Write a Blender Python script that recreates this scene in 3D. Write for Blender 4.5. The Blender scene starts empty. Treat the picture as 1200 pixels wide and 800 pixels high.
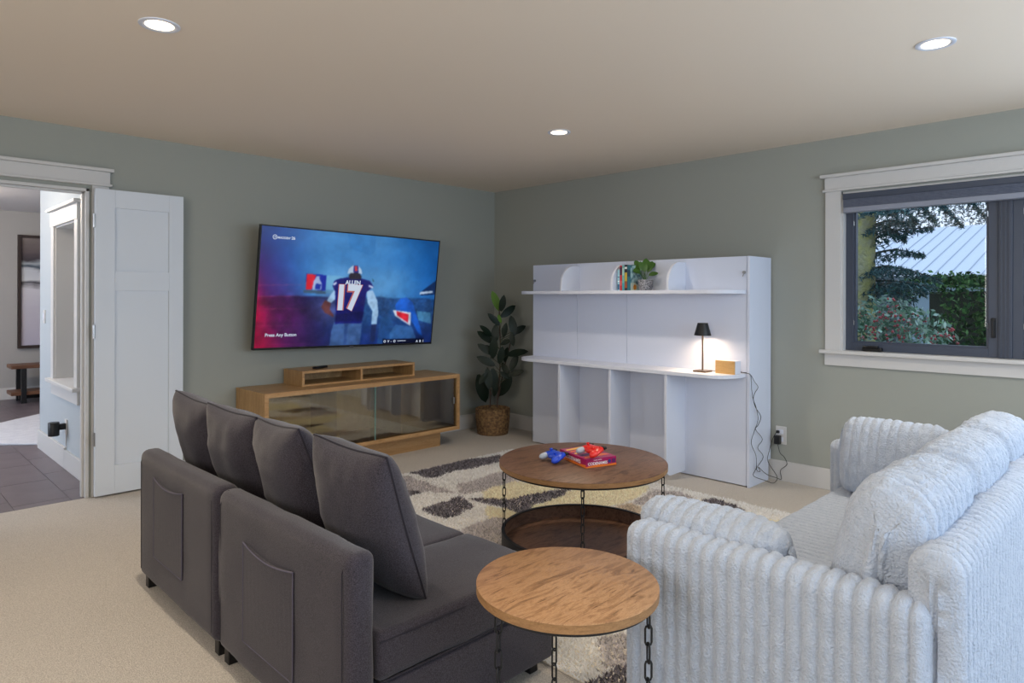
import bpy, bmesh, math, random
import numpy as np
from mathutils import Vector, Matrix
random.seed(7); RNG = np.random.RandomState(7)
C = bpy.context.scene.collection
PI = math.pi

# ------------------------------------------------------------------ camera
FPX = 780.8; HY = 348.9; YAW = math.radians(45.0); ROLL = .0025
CAM = Vector((-4.844, -5.109, 1.329))
fw = Vector((math.cos(YAW), math.sin(YAW), 0)); r0 = Vector((math.sin(YAW), -math.cos(YAW), 0)); u0 = Vector((0, 0, 1))
rt = math.cos(ROLL)*r0 + math.sin(ROLL)*u0; up = -math.sin(ROLL)*r0 + math.cos(ROLL)*u0
cd = bpy.data.cameras.new('camera'); cam = bpy.data.objects.new('camera', cd); C.objects.link(cam)
cd.sensor_width = 36; cd.lens = 36*FPX/1200; cd.shift_y = -(400-HY)/1200; cd.clip_start = .02; cd.clip_end = 200
m = Matrix.Identity(4)
for i in range(3):
    m[i][0] = rt[i]; m[i][1] = up[i]; m[i][2] = -fw[i]; m[i][3] = CAM[i]
cam.matrix_world = m
bpy.context.scene.camera = cam
def pray(u, v): return fw + rt*((u-600)/FPX) + up*((HY-v)/FPX)
def onz(u, v, z=0):
    r = pray(u, v); return CAM + r*((z-CAM.z)/r.z)
def at(u, v, d): return CAM + pray(u, v)*d

# ------------------------------------------------------------------ world and light
w = bpy.data.worlds.new('world'); bpy.context.scene.world = w; w.use_nodes = True
nt = w.node_tree; bg = nt.nodes['Background']
tc = nt.nodes.new('ShaderNodeTexCoord'); sx = nt.nodes.new('ShaderNodeSeparateXYZ'); cr = nt.nodes.new('ShaderNodeValToRGB')
nt.links.new(tc.outputs['Generated'], sx.inputs[0]); nt.links.new(sx.outputs['Z'], cr.inputs[0]); nt.links.new(cr.outputs[0], bg.inputs[0])
cr.color_ramp.elements[0].position = 0.0; cr.color_ramp.elements[0].color = (.80, .88, 1, 1)
cr.color_ramp.elements[1].position = .6; cr.color_ramp.elements[1].color = (.62, .76, 1, 1)
bg.inputs[1].default_value = .85
vs = bpy.context.scene.view_settings
vs.view_transform = 'Standard'; vs.look = 'None'; vs.gamma = 1; vs.use_curve_mapping = False; vs.exposure = 0.68
def area(name, loc, rot, sx_, sy_, power, col):
    l = bpy.data.lights.new(name, 'AREA'); l.shape = 'RECTANGLE'; l.size = sx_; l.size_y = sy_; l.energy = power; l.color = col
    o = bpy.data.objects.new(name, l); C.objects.link(o); o.location = loc; o.rotation_euler = rot; return o
# daylight of unseen windows behind and to the right of the camera; left and hall lights are added
area('daylight_back', (-2.6, -7.0, 1.55), (PI/2+.12, 0, 0), 3.6, 1.7, 54, (.66, .81, 1))
area('daylight_right', (-.06, -6.1, 1.5), (0, PI/2, 0), 1.3, 1.6, 26, (.66, .81, 1))
area('warm_key_left', (-7.4, -4.2, 1.6), (0, -PI/2, 0), 1.4, 2.4, 42, (1, .95, .9))  # added warm key from the unseen left side, lights the carpet
area('hall_fill', (-6.9, 2.6, 1.5), (0, -PI/2, 0), 1.6, 3.0, 62, (.74, .84, 1))  # added cool fill that brightens the hall, no window behind it

# ------------------------------------------------------------------ helpers
def vnoise(P, seed=0):
    P = np.asarray(P, float); I = np.floor(P).astype(np.int64); f = P-I; f = f*f*(3-2*f)
    def h(i, j, k):
        n = (i*73856093) ^ (j*19349663) ^ (k*83492791) ^ (seed*2654435761)
        n = (n ^ (n >> 13))*1274126177; n = n ^ (n >> 16)
        return (n & 0xffff)/65535.
    out = 0
    for a in (0, 1):
        for b in (0, 1):
            for c in (0, 1):
                wgt = (f[:, 0] if a else 1-f[:, 0])*(f[:, 1] if b else 1-f[:, 1])*(f[:, 2] if c else 1-f[:, 2])
                out = out+wgt*h(I[:, 0]+a, I[:, 1]+b, I[:, 2]+c)
    return out*2-1

class MB:
    def __init__(s): s.v = []; s.f = []
    def add(s, vs_, fs_):
        n = len(s.v); s.v += [tuple(p) for p in vs_]; s.f += [tuple(i+n for i in f) for f in fs_]; return s
    def box(s, x0, x1, y0, y1, z0, z1):
        x0, x1 = min(x0, x1), max(x0, x1); y0, y1 = min(y0, y1), max(y0, y1); z0, z1 = min(z0, z1), max(z0, z1)
        v = [(x0,y0,z0),(x1,y0,z0),(x1,y1,z0),(x0,y1,z0),(x0,y0,z1),(x1,y0,z1),(x1,y1,z1),(x0,y1,z1)]
        return s.add(v, [(0,3,2,1),(4,5,6,7),(0,1,5,4),(1,2,6,5),(2,3,7,6),(3,0,4,7)])
    def rbox(s, x0, x1, y0, y1, z0, z1, r=.01, seg=3, sub=0):
        b = bmesh.new(); bmesh.ops.create_cube(b, size=1)
        for v in b.verts: v.co = Vector(((x0+x1)/2+v.co.x*(x1-x0), (y0+y1)/2+v.co.y*(y1-y0), (z0+z1)/2+v.co.z*(z1-z0)))
        if r > 0: bmesh.ops.bevel(b, geom=b.edges[:]+b.verts[:], offset=r, segments=seg, profile=.5, affect='EDGES')
        if sub: bmesh.ops.subdivide_edges(b, edges=b.edges[:], cuts=sub, use_grid_fill=True)
        b.verts.index_update()
        s.add([tuple(v.co) for v in b.verts], [tuple(v.index for v in f.verts) for f in b.faces]); b.free(); return s
    def lathe(s, prof, cx, cy, n=32, close=True):
        v = []; f = []
        for (r, z) in prof:
            for i in range(n):
                a = 2*PI*i/n; v.append((cx+r*math.cos(a), cy+r*math.sin(a), z))
        for j in range(len(prof)-1):
            for i in range(n):
                k = (i+1) % n; f.append((j*n+i, j*n+k, (j+1)*n+k, (j+1)*n+i))
        if close:
            f.append(tuple(range(n-1, -1, -1))); f.append(tuple((len(prof)-1)*n+i for i in range(n)))
        return s.add(v, f)
    def tube(s, pts, r, n=8, cyc=False, caps=True):
        pts = [Vector(p) for p in pts]; N = len(pts); v = []; f = []
        rr = r if hasattr(r, '__len__') else [r]*N
        prev = None
        for i, p in enumerate(pts):
            a = pts[(i-1) % N] if (cyc or i > 0) else p; b = pts[(i+1) % N] if (cyc or i < N-1) else p
            t = (b-a).normalized()
            if prev is None: q = Vector((0,0,1)) if abs(t.z) < .9 else Vector((1,0,0)); n1 = (q-t*q.dot(t)).normalized()
            else:
                n1 = prev-t*prev.dot(t); n1 = n1.normalized() if n1.length > 1e-6 else t.orthogonal().normalized()
            prev = n1; n2 = t.cross(n1)
            for k in range(n):
                an = 2*PI*k/n; v.append(p+(n1*math.cos(an)+n2*math.sin(an))*rr[i])
        for i in range(N if cyc else N-1):
            j = (i+1) % N
            for k in range(n):
                l = (k+1) % n; f.append((i*n+k, i*n+l, j*n+l, j*n+k))
        if caps and not cyc: f.append(tuple(range(n-1, -1, -1))); f.append(tuple((N-1)*n+k for k in range(n)))
        return s.add(v, f)
    def prism(s, poly, axis, a0, a1):
        """poly: 2-D points in the other two axes, extruded along axis from a0 to a1"""
        def P(p, a):
            return {'x': (a, p[0], p[1]), 'y': (p[0], a, p[1]), 'z': (p[0], p[1], a)}[axis]
        n = len(poly); v = [P(p, a0) for p in poly]+[P(p, a1) for p in poly]
        f = [tuple(range(n)), tuple(range(2*n-1, n-1, -1))]+[(i, i+n, (i+1) % n+n, (i+1) % n) for i in range(n)]
        return s.add(v, f)
    def xf(s, fn): s.v = [tuple(fn(Vector(p))) for p in s.v]; return s
    def build(s, name, mat, parent=None, smooth=False, bevel=0, kind=None, origin=None):
        me = bpy.data.meshes.new(name)
        o = bpy.data.objects.new(name, me); C.objects.link(o)
        off = root_loc(parent) if parent is not None else Vector(origin if origin else s.base())
        me.from_pydata([(p[0]-off[0], p[1]-off[1], p[2]-off[2]) for p in s.v], [], s.f)
        me.validate(); bm = bmesh.new(); bm.from_mesh(me); bmesh.ops.recalc_face_normals(bm, faces=bm.faces[:]); bm.to_mesh(me); bm.free()
        if mat: me.materials.append(mat)
        if smooth:
            for p in me.polygons: p.use_smooth = True
            if smooth != 'all': 
                try: me.set_sharp_from_angle(angle=math.radians(40))
                except Exception: pass
        if parent is not None: o.parent = parent
        else: o.location = off
        if bevel:
            b = o.modifiers.new('bevel', 'BEVEL'); b.width = bevel; b.segments = 2; b.limit_method = 'ANGLE'
        if kind: o['kind'] = kind
        return o
    def base(s):
        a = np.array(s.v); return ((a[:,0].min()+a[:,0].max())/2, (a[:,1].min()+a[:,1].max())/2, a[:,2].min())
def root_loc(o):
    t = Vector((0,0,0))
    while o is not None: t = t+o.location; o = o.parent
    return t
def tag(o, label, cat, group=None):
    o['label'] = label; o['category'] = cat
    if group: o['group'] = group
    return o
def thing(name, label, cat, loc, group=None):
    o = bpy.data.objects.new(name, None); C.objects.link(o); o.location = loc; o.empty_display_size = .05
    return tag(o, label, cat, group)
def struct(name, loc=(0,0,0)):
    o = bpy.data.objects.new(name, None); C.objects.link(o); o.location = loc; o['kind'] = 'structure'; o.empty_display_size = .05; return o
def copy_tree(o, parent=None):
    c = o.copy(); C.objects.link(c); c.parent = parent
    for ch in [x for x in o.children]: copy_tree(ch, c)
    return c
def textmesh(txt, size, align='CENTER', bold=0, shear=0):
    cu = bpy.data.curves.new('t', 'FONT'); cu.body = txt; cu.size = size; cu.align_x = align; cu.offset = bold; cu.shear = shear
    o = bpy.data.objects.new('t', cu); C.objects.link(o); dg = bpy.context.evaluated_depsgraph_get(); dg.update()
    me = bpy.data.meshes.new_from_object(o.evaluated_get(dg)); b = MB(); b.add([tuple(v.co) for v in me.vertices], [tuple(p.vertices) for p in me.polygons])
    bpy.data.objects.remove(o); bpy.data.curves.remove(cu); bpy.data.meshes.remove(me); return b

# ------------------------------------------------------------------ materials
def S(c): return tuple(((x/255)/12.92 if x/255 <= .04045 else ((x/255+.055)/1.055)**2.4) for x in c)+(1,)
def pmat(name, col, rough=.5, metal=0, spec=.5, bump=None, var=None, coat=0, sheen=0, emit=None):
    """principled; bump=(scale, strength[, distance]); var=(scale, second colour, contrast)"""
    mt = bpy.data.materials.new(name); mt.use_nodes = True; n = mt.node_tree; p = n.nodes['Principled BSDF']
    p.inputs['Base Color'].default_value = S(col) if len(col) == 3 else col
    p.inputs['Roughness'].default_value = rough; p.inputs['Metallic'].default_value = metal; p.inputs['Specular IOR Level'].default_value = spec
    p.inputs['Coat Weight'].default_value = coat
    p.inputs['Sheen Weight'].default_value = sheen
    t = n.nodes.new('ShaderNodeTexCoord')
    if var:
        no = n.nodes.new('ShaderNodeTexNoise'); no.inputs['Scale'].default_value = var[0]; no.inputs['Detail'].default_value = 5
        n.links.new(t.outputs['Object'], no.inputs['Vector'])
        r = n.nodes.new('ShaderNodeValToRGB'); k = var[2]; r.color_ramp.elements[0].position = .5-k; r.color_ramp.elements[1].position = .5+k
        r.color_ramp.elements[0].color = S(col); r.color_ramp.elements[1].color = S(var[1])
        n.links.new(no.outputs['Fac'], r.inputs[0]); n.links.new(r.outputs[0], p.inputs['Base Color'])
    if bump:
        no = n.nodes.new('ShaderNodeTexNoise'); no.inputs['Scale'].default_value = bump[0]; no.inputs['Detail'].default_value = 4
        n.links.new(t.outputs['Object'], no.inputs['Vector'])
        b = n.nodes.new('ShaderNodeBump'); b.inputs['Strength'].default_value = bump[1]; b.inputs['Distance'].default_value = bump[2] if len(bump) > 2 else .002
        n.links.new(no.outputs['Fac'], b.inputs['Height']); n.links.new(b.outputs[0], p.inputs['Normal'])
    if emit: p.inputs['Emission Color'].default_value = S(emit[0]); p.inputs['Emission Strength'].default_value = emit[1]
    return mt
def emat(name, col, s=1):
    mt = bpy.data.materials.new(name); mt.use_nodes = True; n = mt.node_tree; n.nodes.clear()
    e = n.nodes.new('ShaderNodeEmission'); o = n.nodes.new('ShaderNodeOutputMaterial'); e.inputs[0].default_value = S(col); e.inputs[1].default_value = s
    n.links.new(e.outputs[0], o.inputs[0]); return mt
def wood(name, stops, scale=(1,1,1), rough=.45, fine=60, rot=0, crack=0, bump=.15, spec=.4):
    """grain runs along local x before rot; stops: colour stops"""
    mt = bpy.data.materials.new(name); mt.use_nodes = True; n = mt.node_tree; p = n.nodes['Principled BSDF']; L = n.links.new
    t = n.nodes.new('ShaderNodeTexCoord'); mp = n.nodes.new('ShaderNodeMapping'); mp.inputs['Scale'].default_value = scale; mp.inputs['Rotation'].default_value = (0, 0, rot)
    L(t.outputs['Object'], mp.inputs[0])
    a = n.nodes.new('ShaderNodeTexNoise'); a.inputs['Scale'].default_value = 3.2; a.inputs['Detail'].default_value = 8; a.inputs['Roughness'].default_value = .62; a.inputs['Distortion'].default_value = .9; L(mp.outputs[0], a.inputs['Vector'])
    r = n.nodes.new('ShaderNodeValToRGB'); e = r.color_ramp.elements
    while len(e) < len(stops): e.new(.5)
    for i, (pos, col) in enumerate(stops): e[i].position = pos; e[i].color = S(col)
    L(a.outputs['Fac'], r.inputs[0])
    f = n.nodes.new('ShaderNodeTexNoise'); f.inputs['Scale'].default_value = fine; f.inputs['Detail'].default_value = 4; L(mp.outputs[0], f.inputs['Vector'])
    mx = n.nodes.new('ShaderNodeMix'); mx.data_type = 'RGBA'; mx.blend_type = 'MULTIPLY'; mx.inputs['Factor'].default_value = .45
    fr = n.nodes.new('ShaderNodeValToRGB'); fr.color_ramp.elements[0].position = .3; fr.color_ramp.elements[0].color = (.5,.45,.4,1); fr.color_ramp.elements[1].position = .62; fr.color_ramp.elements[1].color = (1,1,1,1)
    L(f.outputs['Fac'], fr.inputs[0]); L(r.outputs[0], mx.inputs['A']); L(fr.outputs[0], mx.inputs['B']); out = mx.outputs['Result']
    if crack:
        m2 = n.nodes.new('ShaderNodeMapping'); m2.inputs['Scale'].default_value = (3.0, 26, 10); m2.inputs['Rotation'].default_value = (0, 0, rot+.12); L(t.outputs['Object'], m2.inputs[0])
        c = n.nodes.new('ShaderNodeTexNoise'); c.inputs['Scale'].default_value = 1.6; c.inputs['Detail'].default_value = 9; c.inputs['Roughness'].default_value = .7; c.inputs['Distortion'].default_value = 1.6; L(m2.outputs[0], c.inputs['Vector'])
        k = n.nodes.new('ShaderNodeValToRGB'); k.color_ramp.elements[0].position = .33; k.color_ramp.elements[0].color = (.22,.13,.08,1); k.color_ramp.elements[1].position = .43; k.color_ramp.elements[1].color = (1,1,1,1); L(c.outputs['Fac'], k.inputs[0])
        x2 = n.nodes.new('ShaderNodeMix'); x2.data_type = 'RGBA'; x2.blend_type = 'MULTIPLY'; x2.inputs['Factor'].default_value = crack; L(out, x2.inputs['A']); L(k.outputs[0], x2.inputs['B']); out = x2.outputs['Result']
    L(out, p.inputs['Base Color']); p.inputs['Roughness'].default_value = rough; p.inputs['Specular IOR Level'].default_value = spec
    b = n.nodes.new('ShaderNodeBump'); b.inputs['Strength'].default_value = bump; b.inputs['Distance'].default_value = .001; L(f.outputs['Fac'], b.inputs['Height']); L(b.outputs[0], p.inputs['Normal'])
    return mt
def vcmat(name, rough=.9, emit=0, gain=1, attr='Col', sheen=0):
    mt = bpy.data.materials.new(name); mt.use_nodes = True; n = mt.node_tree; p = n.nodes['Principled BSDF']
    a = n.nodes.new('ShaderNodeAttribute'); a.attribute_name = attr
    if emit:
        e = n.nodes.new('ShaderNodeEmission'); e.inputs[1].default_value = emit; n.links.new(a.outputs['Color'], e.inputs[0])
        g = n.nodes.new('ShaderNodeBsdfGlossy'); g.inputs['Roughness'].default_value = .25; g.inputs['Color'].default_value = (.03,.03,.03,1)
        ad = n.nodes.new('ShaderNodeAddShader'); n.links.new(e.outputs[0], ad.inputs[0]); n.links.new(g.outputs[0], ad.inputs[1]); n.links.new(ad.outputs[0], n.nodes['Material Output'].inputs[0])
    else: n.links.new(a.outputs['Color'], p.inputs['Base Color']); p.inputs['Roughness'].default_value = rough; p.inputs['Sheen Weight'].default_value = sheen; p.inputs['Specular IOR Level'].default_value = .1
    return mt
def glass(name, tint=(.95,.98,1), refl=.9, rough=.0):
    mt = bpy.data.materials.new(name); mt.use_nodes = True; n = mt.node_tree; n.nodes.clear(); L = n.links.new
    o = n.nodes.new('ShaderNodeOutputMaterial'); tr = n.nodes.new('ShaderNodeBsdfTransparent'); tr.inputs[0].default_value = (*tint, 1)
    g = n.nodes.new('ShaderNodeBsdfGlossy'); g.inputs['Roughness'].default_value = rough; fr = n.nodes.new('ShaderNodeFresnel'); fr.inputs[0].default_value = 1.45
    mu = n.nodes.new('ShaderNodeMath'); mu.operation = 'MULTIPLY'; mu.inputs[1].default_value = refl; L(fr.outputs[0], mu.inputs[0])
    mx = n.nodes.new('ShaderNodeMixShader'); L(mu.outputs[0], mx.inputs[0]); L(tr.outputs[0], mx.inputs[1]); L(g.outputs[0], mx.inputs[2]); L(mx.outputs[0], o.inputs[0]); return mt

M = {}
M['wall'] = pmat('grey_green_paint', (157,160,153), .75, spec=.25, bump=(90,.08))
M['hallwall'] = pmat('hall_paint', (176,184,190), .75, spec=.25)
M['farwall'] = pmat('far_paint', (172,170,168), .8, spec=.2)
M['ceil'] = pmat('ceiling_paint', (237,224,208), .9, spec=.15)
M['hallceil'] = pmat('hall_ceiling_paint', (225,222,222), .9, spec=.15)
M['trim'] = pmat('trim_paint', (202,201,200), .45, spec=.4)
M['door'] = pmat('door_paint', (214,220,228), .45, spec=.4)
M['carpet'] = pmat('beige_carpet', (174,166,156), .97, spec=.05, bump=(260,.9,.006), var=(210,(212,204,194),.14), sheen=.15)
M['tile'] = pmat('slate_tile', (94,86,92), .38, spec=.4, var=(5,(116,106,112),.3), bump=(30,.05))
M['grout'] = pmat('grout', (140,128,118), .9)
M['white'] = pmat('white_laminate', (214,221,238), .42, spec=.4)
M['whiteedge'] = pmat('white_edge', (218,223,236), .45, spec=.4)
M['dark_gap'] = pmat('gap', (50,52,60), .8)
M['steel'] = pmat('steel', (170,170,170), .3, metal=.9)
M['black'] = pmat('black_metal', (26,27,30), .45, spec=.4)
M['blackplastic'] = pmat('black_plastic', (20,20,22), .4, spec=.4)
M['frame'] = pmat('window_frame', (62,70,86), .4, spec=.4)
M['blind'] = pmat('blind_fabric', (120,126,142), .8, var=(40,(104,110,128),.3))
M['glass'] = glass('window_glass', (.93,.97,1), .8)
M['grey'] = pmat('charcoal_fabric', (38,35,41), .88, spec=.12, bump=(520,.4,.0015), var=(380,(70,65,74),.13), sheen=.25)
M['greypipe'] = pmat('charcoal_piping', (40,37,46), .9, spec=.1, sheen=.2)
M['fur'] = pmat('pale_blue_plush', (173,185,204), .95, spec=.05, bump=(150,.9,.009), var=(38,(191,201,217),.3), sheen=.35)
M['oak'] = wood('oak', [(.3,(170,128,82)),(.5,(188,146,98)),(.7,(200,160,112))], (1.2,9,9), .42, 40)
M['oakdark'] = wood('oak_side', [(.3,(160,124,80)),(.5,(178,142,96)),(.7,(190,156,110))], (3,9,1.2), .4, 40)
M['table'] = wood('rustic_wood', [(.28,(108,76,52)),(.42,(156,116,80)),(.52,(184,142,102)),(.62,(168,126,88)),(.78,(134,98,68))], (2.2,11,8), .38, 60, crack=.9, bump=.4)
M['tableshaded'] = wood('rustic_wood_shaded', [(.28,(70,48,38)),(.42,(98,70,54)),(.52,(122,90,70)),(.62,(106,76,58)),(.78,(84,60,46))], (2.2,10,8), .46, 46, crack=.7, bump=.2)  # same wood as the end table, its dimmer look put into the colour
M['tablerim'] = wood('table_edge_band', [(.3,(138,102,66)),(.6,(168,128,86))], (6,6,30), .5, 30)
M['bench'] = wood('bench_wood', [(.3,(84,56,42)),(.6,(130,92,70))], (1,8,8), .45, 30)

def ST(b, name, mat, **k):
    o = b.build(name, mat, **k); o['kind'] = 'structure'; return o

# ------------------------------------------------------------------ room shell
CH = 2.44
HX = -3.63   # right-hand wall of the hall
ST(MB().box(-7.6, .0, -7.2, 0, -.12, 0), 'floor', M['carpet'])
ST(MB().box(-7.72, .15, -7.32, .12, CH, CH+.12), 'ceiling', M['ceil'])
DX0, DX1, DZ = -4.93, -3.705, 2.045
ST(MB().box(-7.72, DX0, 0, .12, 0, CH).box(DX1, .15, 0, .12, 0, CH).box(DX0, DX1, 0, .12, DZ, CH), 'wall_left', M['wall'])
WY0, WY1, WZ0, WZ1 = -5.06, -3.468, .972, 2.058     # window opening
ST(MB().box(0, .15, -7.32, WY0, 0, CH).box(0, .15, WY1, 0, 0, CH).box(0, .15, WY0, WY1, 0, WZ0).box(0, .15, WY0, WY1, WZ1, CH), 'wall_right', M['wall'])
ST(MB().box(-7.72, 0, -7.32, -7.2, 0, CH), 'wall_back', M['wall'])
ST(MB().box(-7.72, -7.6, -7.2, 0, 0, CH), 'wall_west', M['wall'])
# baseboards
ST(MB().box(-3.56, 0, -.016, 0, 0, .138).box(-3.56, 0, -.011, 0, .138, .145), 'baseboard_left', M['trim'], bevel=.002)
ST(MB().box(-.016, 0, -7.2, -.016, 0, .138).box(-.011, 0, -7.2, -.011, .138, .145), 'baseboard_right', M['trim'], bevel=.002)
# doorway casing
c1 = struct('trim_1', (-4.3, 0, 2.04))
MB().box(DX0-.11, -3.586, -.024, 0, 2.085, 2.165).build('head_board', M['trim'], c1, bevel=.002)
MB().box(DX0-.13, -3.566, -.045, 0, 2.165, 2.187).build('head_cap', M['trim'], c1, bevel=.004)
MB().box(DX0-.12, -3.574, -.032, 0, 2.068, 2.085).build('head_bead', M['trim'], c1, bevel=.004)
MB().box(-3.69, -3.592, -.02, 0, 0, 2.068).build('side_casing', M['trim'], c1, bevel=.002)
MB().box(DX0-.1, DX0+.01, -.02, 0, 0, 2.068).build('side_casing', M['trim'], c1, bevel=.002)
MB().box(DX1-.02, DX1, -.012, .13, 0, DZ).box(DX0, DX0+.02, -.012, .13, 0, DZ).box(DX0, DX1, -.012, .13, DZ-.02, DZ).build('jamb', M['trim'], c1, bevel=.002)
MB().box(DX1-.034, DX1-.02, .03, .06, 0, DZ-.02).box(DX0, DX1-.02, .03, .06, DZ-.034, DZ-.02).build('door_stop', M['trim'], c1, bevel=.002)
# open door leaf, folded back against the wall
d = struct('door_1', (-3.68, -.06, .012))
dx0, dx1, dy0, dy1, dz0, dz1 = -3.683, -3.135, -.072, -.036, .012, 2.045
stile = .115
leaf = MB(); ix0, ix1 = dx0+stile, dx1-.095
p1 = (1.50, 1.925); p2 = (.20, 1.37)
leaf.box(dx0, ix0, dy0, dy1, dz0, dz1).box(ix1, dx1, dy0, dy1, dz0, dz1)
leaf.box(ix0, ix1, dy0, dy1, dz0, p2[0]).box(ix0, ix1, dy0, dy1, p2[1], p1[0]).box(ix0, ix1, dy0, dy1, p1[1], dz1)
leaf.build('leaf_frame', M['door'], d, bevel=.0015)
for a, b in (p1, p2): MB().box(ix0, ix1, dy0+.015, dy1-.012, a, b).build('panel', M['door'], d)
for z in (1.83, 1.10, .39):
    h = MB().tube([(dx0-.007, dy0-.002, z-.045), (dx0-.007, dy0-.002, z+.045)], .007, 10).box(dx0-.006, dx0-.001, dy0, dy1, z-.044, z+.044)
    h.build('hinge', M['steel'], d)

# ------------------------------------------------------------------ window
w1 = struct('window_1', (0, -4.2, .95))
T = M['trim']
MB().box(-.022, 0, WY0-.1, -3.365, 2.085, 2.165).build('head_board', T, w1, bevel=.002)
MB().box(-.045, 0, WY0-.12, -3.338, 2.165, 2.187).build('head_cap', T, w1, bevel=.004)
MB().box(-.030, 0, WY0-.11, -3.35, 2.068, 2.085).build('head_bead', T, w1, bevel=.004)
MB().box(-.018, 0, WY1-.003, -3.368, .972, 2.068).build('side_casing', T, w1, bevel=.002)
MB().box(-.018, 0, WY0-.1, WY0+.003, .972, 2.068).build('side_casing', T, w1, bevel=.002)
MB().box(-.05, .07, WY0-.12, -3.338, .950, .9745).build('window_sill', T, w1, bevel=.004)
MB().box(-.016, 0, WY0-.1, -3.365, .868, .950).build('apron', T, w1, bevel=.002)
MB().box(-.004, .07, WY1-.014, WY1, .972, WZ1).box(-.004, .07, WY0, WY0+.014, .972, WZ1).box(-.004, .07, WY0, WY1, WZ1-.014, WZ1).build('reveal_lining', T, w1)
fx0, fx1 = .05, .12
def sash(y0, y1, lever=True, crank=True):
    f = MB(); z0, z1 = .975, 2.05; wd = .05
    f.box(fx0, fx1, y0, y0+wd, z0, z1).box(fx0, fx1, y1-wd, y1, z0, z1).box(fx0, fx1, y0+wd, y1-wd, z0, z0+.052).box(fx0, fx1, y0+wd, y1-wd, z1-wd, z1)
    fo = f.build('window_frame', M['frame'], w1, bevel=.002)
    s = MB(); a0, a1, b0, b1 = y0+wd, y1-wd, z0+.052, z1-wd; q = .012
    s.box(.062, .1, a0, a0+q, b0, b1).box(.062, .1, a1-q, a1, b0, b1).box(.062, .1, a0+q, a1-q, b0, b0+q).box(.062, .1, a0+q, a1-q, b1-q, b1).build('screen_frame', M['frame'], w1)
    MB().box(.088, .094, a0+q, a1-q, b0+q, b1-q).build('pane', M['glass'], w1)
    if lever:
        l = MB().rbox(.036, .052, y0+.012, y0+.034, 1.095, 1.215, .005).rbox(.018, .038, y0+.016, y0+.030, 1.11, 1.20, .005)
        l.build('sash_lever', M['blackplastic'], w1)
    if crank:
        l = MB().rbox(.012, .05, y1-.235, y1-.115, .976, 1.0, .006).rbox(.0, .03, y1-.215, y1-.15, .998, 1.014, .005).tube([(.01, y1-.15, 1.004), (.0, y1-.125, 1.008)], .007, 8)
        l.build('crank_handle', M['blackplastic'], w1)
        for yy in (a0+.003, a1-.003):
            for zz in (1.17, 1.85): MB().tube([(.058, yy, zz), (.045, yy, zz+.012), (.050, yy, zz-.02)], .0025, 6).build('screen_clip', M['steel'], w1)
sash(-4.345, WY1-.014)
sash(WY0+.014, -4.415, lever=False)
MB().box(.04, fx1, -4.415, -4.345, .975, 2.05).build('mullion', M['frame'], w1, bevel=.003)
for yy in (-4.400, -4.380, -4.360): MB().box(.034, .042, yy-.004, yy+.004, .975, 2.045).build('mullion_bead', M['frame'], w1, bevel=.001)
# folded cellular blind
bl = thing('window_blind', 'grey cellular blind pulled up at the top of the window', 'blind', (.0, -4.2, 1.92))
MB().rbox(-.03, .035, WY0+.02, WY1-.018, 2.005, 2.044, .004).build('head_rail', M['frame'], bl)
for k in range(7): MB().prism([(-.022+.0, 1.952+k*.0077), (.03, 1.952+k*.0077), (.034, 1.956+k*.0077), (.03, 1.9590+k*.0077), (-.022, 1.9590+k*.0077), (-.027, 1.956+k*.0077)], 'y', WY0+.022, WY1-.020).build('blind_fold', M['blind'], bl)
MB().rbox(-.026, .034, WY0+.021, WY1-.019, 1.915, 1.951, .006).build('bottom_rail', pmat('rail', (138,143,158), .5), bl)

# ------------------------------------------------------------------ hall beyond the doorway
ft = struct('floor_hall', (-4.6, 3, -.02))
MB().box(-8.2, -1.2, .0, 5.6, -.12, -.012).build('grout_bed', M['grout'], ft)
tw, tl = .302, .607
tm = None; cnt = 0
for ci in range(14):
    x1 = -3.797+.305*(ci if ci < 9 else -(ci-8)); 
    off = (ci*.2) % .61 if ci < 9 else ((14-ci)*.27) % .61
    for cj in range(-1, 10):
        y0 = .10-.61+off+cj*.61; a, b = max(y0+.002, .004), min(y0+tl, 5.6)
        if b-a < .03: continue
        if x1-tw > -1.3: continue
        if x1 > HX and y0 < 2.0 and x1-tw < HX+.13 and False: continue
        full = (abs((b-a)-(tl-.002)) < 1e-4)
        if full and tm is not None:
            o = bpy.data.objects.new('tile', tm); C.objects.link(o); o.parent = ft; o.location = Vector((x1-tw/2, y0+tl/2, 0))-ft.location
        else:
            bb = MB().box(x1-tw, x1, a, b, -.012, 0)
            if full:
                o = MB().box(-tw/2, tw/2, -tl/2+.001, tl/2-.001, -.012, 0).build('tile', M['tile'], origin=(0,0,0)); tm = o.data; o.parent = ft; o.location = Vector((x1-tw/2, y0+tl/2, 0))-ft.location
            else: bb.build('tile', M['tile'], ft)
        cnt += 1
ST(MB().box(-8.3, -1.1, 5.6, 5.72, 0, CH+.02), 'wall_far', M['farwall'])
ST(MB().box(-8.32, -8.2, .12, 5.6, 0, CH+.02), 'wall_hall_left', M['farwall'])
ST(MB().box(-1.2, -1.1, 2.0, 5.6, 0, CH+.02), 'wall_hall_end', M['farwall'])
ST(MB().box(-8.32, HX+.2, .12, 5.72, CH+.001, CH+.12).box(HX+.2, -1.1, 2.0, 5.72, CH+.001, CH+.12), 'ceiling_hall', M['hallceil'])
hy0, hy1, hz0, hz1 = .67, 1.37, .66, 1.90
TH = .22
ST(MB().box(HX, HX+TH, .12, hy0, 0, CH).box(HX, HX+TH, hy1, 2.0, 0, CH).box(HX, HX+TH, hy0, hy1, 0, hz0).box(HX, HX+TH, hy0, hy1, hz1, CH).box(HX+TH, -1.1, 1.88, 2.0, 0, CH), 'wall_hall_right', M['hallwall'])
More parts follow.
